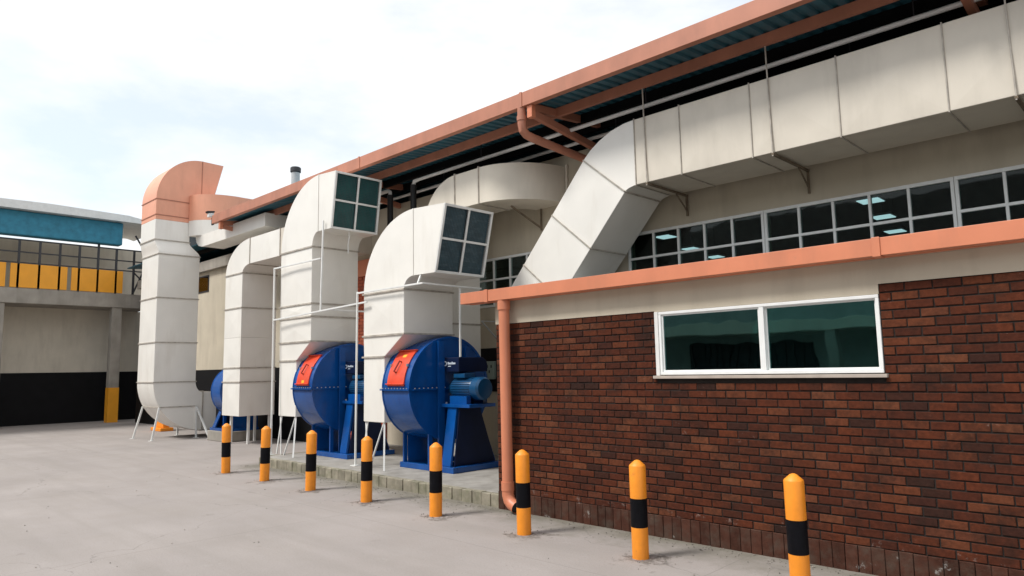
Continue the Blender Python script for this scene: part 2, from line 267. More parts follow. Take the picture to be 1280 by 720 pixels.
# ------------------------------------------------------------------ mesh helpers
class MB:
    def __init__(s): s.v = []; s.f = []
    def add(s, vs, fs):
        o = len(s.v); s.v += [tuple(v) for v in vs]; s.f += [tuple(i+o for i in f) for f in fs]; return s
    def box(s, x0, x1, y0, y1, z0, z1):
        vs = [(x, y, z) for z in (z0, z1) for y in (y0, y1) for x in (x0, x1)]
        return s.add(vs, [(0, 2, 3, 1), (4, 5, 7, 6), (0, 1, 5, 4), (2, 6, 7, 3), (0, 4, 6, 2), (1, 3, 7, 5)])
    def panel(s, x0, x1, y0, y1, z0, z1, d=0.02):
        "box whose front and right sheets are cross-broken (centre raised)"
        s.box(x0, x1, y0, y1, z0, z1); f = s.f[-6:]; o = len(s.v)-8; s.f = s.f[:-6]
        k = len(s.v); s.v += [((x0+x1)/2, y0-d, (z0+z1)/2), (x1+d, (y0+y1)/2, (z0+z1)/2)]
        for q in f:
            r = tuple(i-o for i in q)
            c = k if r == (0, 1, 5, 4) else k+1 if r == (1, 3, 7, 5) else None
            if c is None: s.f.append(q)
            else: s.f += [(q[i], q[(i+1) % 4], c) for i in range(4)]
        return s
    def bar(s, a, b, w, h=None, upv=(0, 0, 1)):
        h = h or w; a = Vector(a); b = Vector(b); d = (b-a).normalized(); u = Vector(upv)
        if abs(d.dot(u)) > 0.95: u = Vector((0, 1, 0))
        x = d.cross(u).normalized(); y = x.cross(d)
        vs = [p+x*sx*w/2+y*sy*h/2 for p in (a, b) for sx, sy in ((-1, -1), (1, -1), (1, 1), (-1, 1))]
        return s.add(vs, [(3, 2, 1, 0), (4, 5, 6, 7), (0, 1, 5, 4), (1, 2, 6, 5), (2, 3, 7, 6), (3, 0, 4, 7)])
    def tube(s, pts, r, seg=14, cap=True):
        pts = [Vector(p) for p in pts]; n = len(pts); rs = r if isinstance(r, (list, tuple)) else [r]*n
        vs = []; px = None
        for i, p in enumerate(pts):
            d = (pts[min(i+1, n-1)]-pts[max(i-1, 0)]).normalized()
            if px is None:
                u = Vector((0, 0, 1)) if abs(d.z) < 0.9 else Vector((0, 1, 0)); px = d.cross(u).normalized()
            px = (px-d*px.dot(d)).normalized(); py = d.cross(px)
            vs += [p+(px*math.cos(2*math.pi*k/seg)+py*math.sin(2*math.pi*k/seg))*rs[i] for k in range(seg)]
        fs = [(i*seg+k, i*seg+(k+1) % seg, (i+1)*seg+(k+1) % seg, (i+1)*seg+k) for i in range(n-1) for k in range(seg)]
        if cap: fs += [tuple(range(seg))[::-1], tuple((n-1)*seg+k for k in range(seg))]
        return s.add(vs, fs)
    def lathe(s, prof, c=(0, 0, 0), axis='Z', seg=24):
        vs = []
        for r, h in prof:
            for k in range(seg):
                a = 2*math.pi*k/seg; p = (r*math.cos(a), r*math.sin(a), h)
                if axis == 'X': p = (p[2], p[0], p[1])
                if axis == 'Y': p = (p[1], p[2], p[0])
                vs.append(Vector(p)+Vector(c))
        n = len(prof)
        fs = [(i*seg+k, i*seg+(k+1) % seg, (i+1)*seg+(k+1) % seg, (i+1)*seg+k) for i in range(n-1) for k in range(seg)]
        fs += [tuple(range(seg))[::-1], tuple((n-1)*seg+k for k in range(seg))]
        return s.add(vs, fs)
    def prism(s, poly, axis, a0, a1):
        def P(u, v, a): return {'X': (a, u, v), 'Y': (u, a, v), 'Z': (u, v, a)}[axis]
        n = len(poly); vs = [P(u, v, a0) for u, v in poly]+[P(u, v, a1) for u, v in poly]
        return s.add(vs, [tuple(range(n)), tuple(range(2*n-1, n-1, -1))]+[(i, (i+1) % n, n+(i+1) % n, n+i) for i in range(n)])
    def strip(s, outer, inner, axis, a0, a1):
        def P(p, a): u, v = p; return {'X': (a, u, v), 'Y': (u, a, v), 'Z': (u, v, a)}[axis]
        n = len(outer); vs = [P(p, a) for a in (a0, a1) for p in list(outer)+list(inner)]
        fs = []; B = 2*n
        for i in range(n-1):
            fs += [(i, i+1, n+i+1, n+i), (B+i, B+n+i, B+n+i+1, B+i+1), (i, B+i, B+i+1, i+1), (n+i, n+i+1, B+n+i+1, B+n+i)]
        fs += [(0, n, B+n, B), (n-1, B+n-1, B+2*n-1, 2*n-1)]
        return s.add(vs, fs)
    def build(s, name, m, parent=None, bevel=0, smooth=35, kind=None):
        me = bpy.data.meshes.new(name); me.from_pydata([tuple(v) for v in s.v], [], s.f); me.update()
        bm = bmesh.new(); bm.from_mesh(me); bmesh.ops.recalc_face_normals(bm, faces=bm.faces); bm.to_mesh(me); bm.free()
        if smooth:
            me.shade_smooth(); me.set_sharp_from_angle(angle=R(smooth))
        me.materials.append(M[m] if isinstance(m, str) else m)
        o = bpy.data.objects.new(name, me); COL.objects.link(o)
        if parent is not None:
            o.parent = parent; o.matrix_parent_inverse = parent.matrix_basis.inverted()
        if bevel:
            b = o.modifiers.new('bevel', 'BEVEL'); b.width = bevel; b.segments = 2; b.limit_method = 'ANGLE'; b.angle_limit = R(40)
        if kind: o['kind'] = kind
        return o
def thing(name, label, cat, loc=(0, 0, 0), group=None):
    o = bpy.data.objects.new(name, None); COL.objects.link(o); o.location = loc; o.empty_display_size = 0.2
    o['label'] = label; o['category'] = cat
    if group: o['group'] = group
    return o
def tag(o, label, cat, group=None):
    o['label'] = label; o['category'] = cat
    if group: o['group'] = group
    return o
def struct(o, label=None):
    o['kind'] = 'structure'
    if label: o['label'] = label
    return o
def copy_tree(o, parent=None):
    c = o.copy(); COL.objects.link(c)
    if parent is not None:
        c.parent = parent; c.matrix_parent_inverse = o.matrix_parent_inverse.copy()
    for ch in list(o.children): copy_tree(ch, c)
    return c
def arc(cx, cy, a, b, t0, t1, n=18):
    return [(cx+a*math.cos(R(t0+(t1-t0)*i/n)), cy+b*math.sin(R(t0+(t1-t0)*i/n))) for i in range(n+1)]
def rib_rect(name, parent, x0, x1, y0, y1, z, t=0.03, p=0.025, m='seam'):
    "flange ring round a vertical duct"
    b = MB(); b.box(x0-p, x1+p, y0-p, y0-0.002, z-t/2, z+t/2); b.box(x0-p, x1+p, y1+0.002, y1+p, z-t/2, z+t/2)
    b.box(x0-p, x0-0.002, y0, y1, z-t/2, z+t/2); b.box(x1+0.002, x1+p, y0, y1, z-t/2, z+t/2)
    return b.build(name, m, parent, smooth=0)

# ================================================================== SETTING
g = MB(); g.box(-400, 300, -300, 600, -0.5, 0.0)
struct(g.build('ground', 'ground', smooth=0))
KZ = 0.18; KY = 7.2
pl = MB(); pl.box(-14.75, -7.34, KY+0.12, 10.5, -0.1, KZ)
platform = struct(pl.build('platform', 'slab', smooth=0, bevel=0.01))
# kerb stones along the platform front (each its own block)
x = -14.75; protos = []
while x < -7.45:
    w = random.uniform(0.19, 0.24)
    w = min(w, -7.345-x)
    k = MB(); j = random.uniform(-0.008, 0.006); k.box(x+0.004, x+w-0.004, KY+j, KY+0.118, -0.05, KZ+random.uniform(-0.004, 0.004))
    k.build('kerb_stone', 'kerb', platform, bevel=0.012, smooth=0)
    x += w
for i in range(6):
    y = KY+0.13+i*0.3; k = MB(); k.box(-14.87, -14.752, y, y+0.29, -0.05, KZ); k.build('kerb_stone', 'kerb', platform, bevel=0.012, smooth=0)

# ================================================================== BRICK ANNEX
YB = 7.16; XL = -7.33; XR = 3.6
CH, BP = 0.0845, 0.2305; Z0 = 0.245; NROW = 28
WX0, WX1, WZ0, WZ1 = -4.62, -2.135, 1.85, 2.60
annex = thing('brick_annex', 'low red brick annex with cream plaster band and salmon gutter', 'building', (-2, YB, 0))
b = MB()
yw = YB+0.010
b.box(XL, WX0, yw, YB+0.23, 0, 2.93); b.box(WX1, XR, yw, YB+0.23, 0, 2.93)
b.box(WX0, WX1, yw, YB+0.23, 0, WZ0); b.box(WX0, WX1, yw, YB+0.23, WZ1, 2.93)
b.box(XL, XL+0.23, YB+0.23, 10.49, 0, 2.93); b.box(XR-0.23, XR, YB+0.23, 10.49, 0, 2.93)
b.build('mortar_wall', 'mortar', annex, smooth=0)
# interior backing so the room behind the window is closed and dark
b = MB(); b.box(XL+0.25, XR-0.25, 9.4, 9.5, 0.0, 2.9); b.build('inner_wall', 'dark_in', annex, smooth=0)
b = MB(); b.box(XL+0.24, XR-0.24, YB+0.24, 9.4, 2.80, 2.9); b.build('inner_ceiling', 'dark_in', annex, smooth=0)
b = MB()
top_l = Z0+NROW*CH; top_r = top_l+CH
yp = YB-0.006
b.box(XL-0.002, WX0, yp, yw-0.001, top_l, 2.96); b.box(WX1, XR, yp, yw-0.001, top_r, 2.96); b.box(WX0, WX1, yp, yw-0.001, WZ1, 2.96)
b.build('plaster_band', 'cream', annex, smooth=0)
def brick_mesh(w, h, d, k):
    c = 0.004
    vs = [(-w/2, d, -h/2), (w/2, d, -h/2), (w/2, d, h/2), (-w/2, d, h/2),
          (-w/2, c, -h/2), (w/2, c, -h/2), (w/2, c, h/2), (-w/2, c, h/2),
          (-w/2+c, 0, -h/2+c), (w/2-c, 0, -h/2+c), (w/2-c, 0, h/2-c), (-w/2+c, 0, h/2-c)]
    rr = random.Random(k); vs = [(x+rr.uniform(-.0018, .0018), y+rr.uniform(-.0012, .0012), z+rr.uniform(-.0018, .0018)) for x, y, z in vs]
    fs = [(0, 1, 5, 4), (1, 2, 6, 5), (2, 3, 7, 6), (3, 0, 4, 7), (4, 5, 9, 8), (5, 6, 10, 9), (6, 7, 11, 10), (7, 4, 8, 11), (8, 9, 10, 11)]
    return vs, fs
mcache = {}
def brick_data(w, k, nm='brick', h=CH-0.0135, m='brick'):
    key = (round(w, 3), k, nm)
    if key not in mcache:
        vs, fs = brick_mesh(w, h, 0.016, k); me = bpy.data.meshes.new(nm); me.from_pydata(vs, [], fs); me.materials.append(M[m]); mcache[key] = me
    return mcache[key]
bricks = []
for r in range(NROW+1):
    z = Z0+(r+0.5)*CH; x = XL+(0 if r % 2 else -BP/2)
    while x < XR:
        x0, x1 = max(x, XL), min(x+BP, XR); x += BP
        segs = [(x0, x1)]
        if z+CH/2 > WZ0-0.005:                       # cut by the window
            s2 = []
            for a, c in segs:
                if c <= WX0 or a >= WX1: s2.append((a, c))
                else:
                    if a < WX0: s2.append((a, WX0))
                    if c > WX1: s2.append((WX1, c))
            segs = s2
        for a, c in segs:
            if c-a < 0.03: continue
            if r == NROW and a < WX1-0.01: continue
            bricks.append((a, c, z))
def vis(t): return (t[0]+t[1])/2 < -1.0
order = sorted([t for t in bricks if vis(t)], key=lambda t: (t[0]+t[1])**2/4+(t[2]-1.95)**2*0.3)
near = set(order[:300]); rest = MB()
for i, (a, c, z) in enumerate(bricks):
    w = round(c-a-0.0125, 3); loc = Vector(((a+c)/2, YB+random.uniform(-0.003, 0.002), z+random.uniform(-0.001, 0.001)))
    if (a, c, z) in near:
        o = bpy.data.objects.new('brick', brick_data(w, i % 4)); COL.objects.link(o); o.parent = annex
        o.matrix_parent_inverse = annex.matrix_basis.inverted(); o.location = loc; o.rotation_euler = (0, random.uniform(-.004, .004), random.uniform(-.004, .004))
    else:
        vs, fs = brick_mesh(w, CH-0.0135, 0.016, i % 4); rest.add([Vector(v)+loc for v in vs], fs)
rest.build('brick_courses', 'brick', annex, smooth=0, kind='stuff')
x = XL; i = 0
while x < XR:
    w = 0.118
    vs, fs = brick_mesh(w-0.006, Z0+0.045, 0.02, i % 4)
    key = ('pl', i % 4)
    if key not in mcache:
        me = bpy.data.meshes.new('plinth_brick'); me.from_pydata(vs, [], fs); me.materials.append(M['plinth']); mcache[key] = me
    o = bpy.data.objects.new('plinth_brick', mcache[key]); COL.objects.link(o); o.parent = annex; o.matrix_parent_inverse = annex.matrix_basis.inverted()
    o.location = (x+w/2, YB-0.010+random.uniform(-.003, .003), Z0/2-0.022+random.uniform(-.003, .003)); x += w; i += 1
# window
win = MB(); t = 0.055; yf0, yf1 = YB-0.012, YB+0.07
win.box(WX0-0.0, WX0+0.05, YB-0.015, YB+0.09, WZ0, WZ1)                     # plastered reveal strip
wo = win.build('window', 'white', annex, bevel=0.004, smooth=0); wo['label'] = 'two-light sliding window with white frame and dark teal glass'
f = MB(); a0 = WX0+0.055; a1 = WX1-0.004
f.box(a0, a1, yf0, yf1, WZ0+0.008, WZ0+0.045); f.box(a0, a1, yf0, yf1, WZ1-0.035, WZ1-0.003)
f.box(a0, a0+0.032, yf0+0.002, yf1, WZ0+0.045, WZ1-0.035); f.box(a1-0.032, a1, yf0+0.002, yf1, WZ0+0.045, WZ1-0.035)
f.build('frame', 'frame', wo, bevel=0.004, smooth=0)
mxx = -3.30
f = MB(); f.box(mxx-0.026, mxx+0.026, yf0+0.004, yf1, WZ0+0.045, WZ1-0.035); f.build('mullion', 'frame', wo, bevel=0.004, smooth=0)
for c0, c1, yy in ((a0+0.032, mxx-0.026, YB+0.03), (mxx+0.026, a1-0.032, YB+0.05)):
    f = MB(); q = 0.018
    f.box(c0, c0+q, yy-0.02, yy+0.02, WZ0+0.045, WZ1-0.035); f.box(c1-q, c1, yy-0.02, yy+0.02, WZ0+0.045, WZ1-0.035)
    f.box(c0+q, c1-q, yy-0.02, yy+0.02, WZ0+0.045, WZ0+0.045+q); f.box(c0+q, c1-q, yy-0.02, yy+0.02, WZ1-0.035-q, WZ1-0.035)
    f.build('sash', 'frame', wo, smooth=0)
    f = MB(); f.box(c0+q, c1-q, yy-0.003, yy+0.003, WZ0+0.045+q, WZ1-0.035-q); f.build('pane', 'glass_low', wo, smooth=0)
f = MB(); f.box(WX0-0.03, WX1+0.03, YB-0.045, YB+0.06, WZ0-0.035, WZ0-0.001); f.build('sill', 'sill', wo, bevel=0.004, smooth=0)
# lean-to roof and box gutter
f = MB(); f.prism([(7.0, 3.07), (10.48, 3.30), (10.48, 3.34), (7.0, 3.11)], 'X', -7.80, XR+0.4); rf = f.build('roof', 'roof_dark', annex, smooth=0)
f = MB(); f.prism([(7.075, 2.93), (7.14, 2.93), (7.14, 3.04), (7.075, 3.04)], 'X', -7.80, XR+0.4); f.build('fascia_board', 'salmon', rf, smooth=0)
f = MB(); x0, x1 = -7.86, XR+0.45
f.prism([(6.94, 2.935), (7.07, 2.935), (7.07, 2.945), (6.955, 2.945), (6.955, 3.085), (6.975, 3.085), (6.975, 3.10), (6.94, 3.10)], 'X', x0, x1)
f.box(x0, x0+0.006, 6.956, 7.07, 2.946, 3.095)
gut = f.build('gutter', 'salmon', annex, smooth=0, bevel=0.006)
for xx in (-7.30, -2.06, 1.6):
    f = MB(); f.box(xx-0.035, xx+0.035, 6.928, 6.938, 2.925, 3.108); f.box(xx-0.035, xx+0.035, 6.938, 7.06, 2.922, 2.933); f.build('gutter_joint', 'salmon', gut, smooth=0, bevel=0.003)
# downpipe
r = 0.078; xp, ypp = -7.03, 7.03
f = MB(); f.tube([(xp, ypp, 2.94), (xp+0.02, ypp, 0.30)], r, 20)
dp = f.build('downpipe', 'salmon', annex)
f = MB(); f.lathe([(r+0.002, 0), (r+0.014, 0.0), (r+0.014, 0.13), (r+0.002, 0.13)], (xp, ypp, 2.80), 'Z', 20); f.build('pipe_collar', 'salmon', dp)
f = MB(); f.lathe([(r+0.002, 0), (r+0.012, 0.0), (r+0.012, 0.12), (r+0.002, 0.12)], (xp+0.018, ypp, 0.30), 'Z', 20); f.build('pipe_collar', 'salmon', dp)
pts = [(xp+0.02, ypp, 0.31), (xp+0.02, ypp, 0.24), (xp+0.05, ypp-0.005, 0.17), (xp+0.11, ypp-0.012, 0.125), (xp+0.20, ypp-0.02, 0.095)]
f = MB(); f.tube(pts, r+0.006, 20, cap=False); f.build('shoe', 'salmon', dp)
f = MB(); f.tube([(xp+0.10, ypp-0.012, 0.13), (xp+0.193, ypp-0.0195, 0.098)], r-0.002, 20); f.build('shoe_mouth_shade', 'black_ins', dp)  # black plug paints in the shade of the pipe's hollow end

# ================================================================== FACTORY BUILDING
YW = 10.5
fac = thing('factory_building', 'long cream factory building with wide salmon eaves and open roof trusses', 'building', (-10, YW, 0))
WZB, WZT = 3.30, 4.36
UNITS = [(-11.32, -8.77), (-7.27, -4.703), (-4.698, -2.113), (-2.108, 0.478), (0.482, 3.05)]
xs0, xs1, yt = -33.0, 5.0, YW+0.22
b = MB(); b.box(xs0, xs1, YW, yt, 0, WZB); b.box(xs0, xs1, YW, yt, WZT, 6.18)
b.box(xs0, UNITS[0][0], YW, yt, WZB, WZT); b.box(UNITS[0][1], UNITS[1][0], YW, yt, WZB, WZT); b.box(UNITS[-1][1], xs1, YW, yt, WZB, WZT)
for i in range(1, 4): b.box(UNITS[i][1], UNITS[i+1][0], YW, yt, WZB, WZT)
b.build('wall', 'cream', fac, smooth=0)
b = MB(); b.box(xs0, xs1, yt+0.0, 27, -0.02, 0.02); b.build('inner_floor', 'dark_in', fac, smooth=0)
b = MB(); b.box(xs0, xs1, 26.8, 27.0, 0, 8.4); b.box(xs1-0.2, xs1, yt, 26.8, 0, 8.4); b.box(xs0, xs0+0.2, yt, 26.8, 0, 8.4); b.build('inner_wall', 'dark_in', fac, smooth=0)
for u, (a, c) in enumerate(UNITS):
    f = MB(); y0, y1 = YW-0.02, YW+0.06
    f.box(a, c, y0, y1, WZT-0.05, WZT-0.001); f.box(a, c, y0, y1, WZB+0.001, WZB+0.05)
    f.box(a+0.001, a+0.042, y0+0.001, y1, WZB+0.05, WZT-0.05); f.box(c-0.042, c-0.001, y0+0.001, y1, WZB+0.05, WZT-0.05)
    w = f.build('window', 'frame', fac, smooth=0, bevel=0.003)
    f = MB(); f.box(a+0.042, c-0.042, y0+0.003, y1, 3.87, 3.908); f.build('transom', 'frame', w, smooth=0)
    n = 5; st = (c-a-0.084)/n
    for k in range(n):
        p0 = a+0.042+k*st; p1 = p0+st
        if k:
            f = MB(); f.box(p0-0.017, p0+0.017, y0+0.006, y1, WZB+0.05, 3.87); f.build('glazing_bar', 'frame', w, smooth=0)
            f = MB(); f.box(p0-0.017, p0+0.017, y0+0.006, y1, 3.908, WZT-0.05); f.build('glazing_bar', 'frame', w, smooth=0)
        for z0, z1 in ((WZB+0.05, 3.87), (3.908, WZT-0.05)):
            f = MB(); f.box(p0+(0.017 if k else 0), p1-(0.017 if k < n-1 else 0), YW+0.02, YW+0.026, z0, z1); f.build('pane', 'glass_up', w, smooth=0)
# black dado on the far part of the wall, board by the socket
b = MB(); b.box(xs0, -16.0, YW-0.012, YW-0.001, 0.0, 2.15); b.build('dado', 'black_paint_and_shade', fac, smooth=0)
# small windows high on the far wall
for xx in (-26.3, -22.2):
    f = MB(); f.box(xx-0.55, xx+0.55, YW-0.02, YW-0.002, 5.0, 5.62); w = f.build('window', 'dark_steel', fac, smooth=0)
    f = MB(); f.box(xx-0.5, xx+0.5, YW-0.026, YW-0.021, 5.05, 5.57); f.build('pane', 'glass_up', w, smooth=0)
b = MB(); b.box(xs0, -19.2, YW-0.16, YW-0.001, 5.75, 6.12); b.build('ring_beam', 'concrete', fac, smooth=0, bevel=0.01)
# red slatted panel with salmon lintel between the stacks
b = MB(); b.box(-16.6, -14.6, YW-0.10, YW-0.001, 4.48, 4.92); b.build('lintel', 'salmon', fac, smooth=0, bevel=0.01)
pier = MB(); pier.box(-16.5, -14.7, YW-0.05, YW-0.001, KZ, 4.475); pier = pier.build('brick_panel', 'darkred', fac, smooth=0)
bb = MB(); k = 0
zz = KZ+0.05
while zz < 4.42:
    xx = -16.5-(0.1 if k % 2 else 0)
    while xx < -14.75:
        bb.box(max(xx, -16.5)+0.006, min(xx+0.21, -14.7)-0.006, YW-0.066, YW-0.051, zz, zz+0.072); xx += 0.222
    zz += 0.085; k += 1
bb.build('brick_courses', mat('orange_brick', (0.42, 0.10, 0.045), 0.85, rand=0.2), pier, smooth=0, kind='stuff')

# roof sheet (trapezoidal ribs running up the slope)
SL = 0.085
def zr(y): return 6.52+SL*(y-8.6)
def corr(name, x0, x1, y0, y1, parent):
    prof = []; x = x0
    while x < x1:
        prof += [(x, 0), (x+0.09, 0), (x+0.115, 0.035), (x+0.165, 0.035), (x+0.19, 0)]; x += 0.19
        prof.pop()
    v = []; f = []
    for y in (y0, y1):
        for px, pz in prof: v.append((px, y, zr(y)+pz))
    n = len(prof)
    f = [(i, i+1, n+i+1, n+i) for i in range(n-1)]
    # a second skin above, so that the sheet has body
    o = len(v); v += [(p[0], p[1], p[2]+0.012) for p in v]; f += [tuple(o+i for i in q[::-1]) for q in f]
    mb = MB(); mb.add(v, f)
    me = mb.build(name, 'roof_sheet', parent, smooth=0)
    return me
roof = corr('roof', -20.8, 5.2, 8.62, 27.2, fac)
r2o = corr('roof_extension', -33.2, -20.85, 9.95, 27.2, roof)
# eaves gutter
f = MB(); f.prism([(8.52, 6.47), (8.64, 6.47), (8.64, 6.48), (8.535, 6.48), (8.535, 6.70), (8.56, 6.70), (8.56, 6.72), (8.52, 6.72)], 'X', -20.85, 5.2)
f.box(-20.85, -20.844, 8.536, 8.64, 6.481, 6.71)
eg = f.build('eaves_gutter', 'roof_salmon', fac, smooth=0, bevel=0.008)
for xx in (-13.0, -8.02, -2.9, 1.5):
    f = MB(); f.box(xx-0.03, xx+0.03, 8.508, 8.518, 6.46, 6.73); f.build('gutter_joint', 'roof_salmon', eg, smooth=0)
for yy, m in ((9.26, 'roof_salmon'), (9.95, 'black_paint_and_shade'), (10.6, 'black_paint_and_shade'), (12.2, 'black_paint_and_shade'), (14.0, 'black_paint_and_shade')):  # inner purlins blackened: the shade under the roof is put into their colour
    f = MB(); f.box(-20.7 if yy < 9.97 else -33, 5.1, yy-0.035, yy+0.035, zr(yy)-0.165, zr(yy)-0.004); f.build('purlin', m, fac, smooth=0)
# trusses: rafter and sloping tie, with their salmon ends at the gutter
for xx in (-20.4, -14.1, -7.86, -1.6, 4.6):
    f = MB(); f.bar((xx, 8.66, 6.44), (xx, 10.52, 6.60), 0.09, 0.13); rfo = f.build('rafter', 'roof_salmon', fac, smooth=0)
    f = MB(); f.bar((xx, 8.67, 6.33), (xx, 10.46, 6.10), 0.09, 0.12); f.build('tie', 'roof_salmon', rfo, smooth=0)
    f = MB(); f.box(xx-0.055, xx+0.055, 8.56, 8.66, 6.25, 6.465); f.build('end_plate', 'salmon', rfo, smooth=0, bevel=0.004)
    f = MB(); f.bar((xx, 10.75, 6.35), (xx, 16.0, 6.65), 0.09, 0.14); f.bar((xx, 11.0, 6.5), (xx, 12.4, 6.9), 0.05); f.bar((xx, 12.4, 6.9), (xx, 13.6, 6.6), 0.05); f.build('truss_chord', 'dark_steel', rfo, smooth=0)
# raking downpipe from the eaves gutter to the wall
rr = 0.075; xx = -8.06
f = MB(); f.tube([(xx, 8.58, 6.475), (xx, 8.58, 6.18), (xx, 8.60, 6.08), (xx, 8.69, 6.02), (xx, 8.85, 5.995), (xx, 10.28, 5.92), (xx, 10.37, 5.88), (xx, 10.40, 5.78), (xx, 10.40, 3.4)], rr, 18)
f.build('raking_downpipe', 'roof_salmon', fac)
for y in (8.58,):
    f = MB(); f.lathe([(rr, 0), (rr+0.012, 0), (rr+0.012, 0.08), (rr, 0.08)], (xx, y, 6.24), 'Z', 18); f.build('pipe_collar', 'roof_salmon', fac)
# vent pipe through the roof
f = MB(); f.lathe([(0.15, 0), (0.15, 2.32)], (-22.3, 12.0, zr(12)-0.1), 'Z', 20); v = f.build('roof_vent', 'grey_steel', fac)
f = MB(); f.lathe([(0.155, 0), (0.185, 0.03), (0.185, 0.17), (0.155, 0.20)], (-22.3, 12.0, zr(12)+2.2), 'Z', 20); f.build('vent_cap', 'dark_steel', v)

# lit ceiling lamps seen through the panes (hung under the roof inside)
def pix(px, py, z=None, y=None):
    d = fw*FPX+r2*(px-640)-u2*(py-360); C = Vector((0, 0, 1.95))
    t = (z-1.95)/d.z if z is not None else y/d.y
    return C+d*t
for i, (px, py, row) in enumerate(((832, 296, 'over the left bay'), (864, 311, 'over the left bay'), (894, 321, 'over the left bay'), (1088, 251, 'over the right bay'), (1104, 271, 'over the right bay'), (1119, 289, 'over the right bay'))):
    p = pix(px, py, z=6.0)
    k = ('nearest the panes', 'middle of its row', 'deepest in the hall')[i % 3]
    lt = thing('ceiling_light', 'lit ceiling panel inside the factory %s, %s' % (row, k), 'light', (p.x, p.y, 6.0), 'ceiling lights inside the factory')
    f = MB(); f.box(p.x-0.28, p.x+0.28, p.y-0.30, p.y+0.30, 6.0, 6.06); f.build('housing', 'grey_steel', lt, smooth=0)
    f = MB(); f.box(p.x-0.25, p.x+0.25, p.y-0.27, p.y+0.27, 5.985, 5.998); f.build('diffuser', 'lamp', lt, smooth=0)
    f = MB(); f.bar((p.x, p.y, 6.06), (p.x, p.y, zr(p.y)), 0.02); f.build('hanger', 'dark_steel', lt, smooth=0)

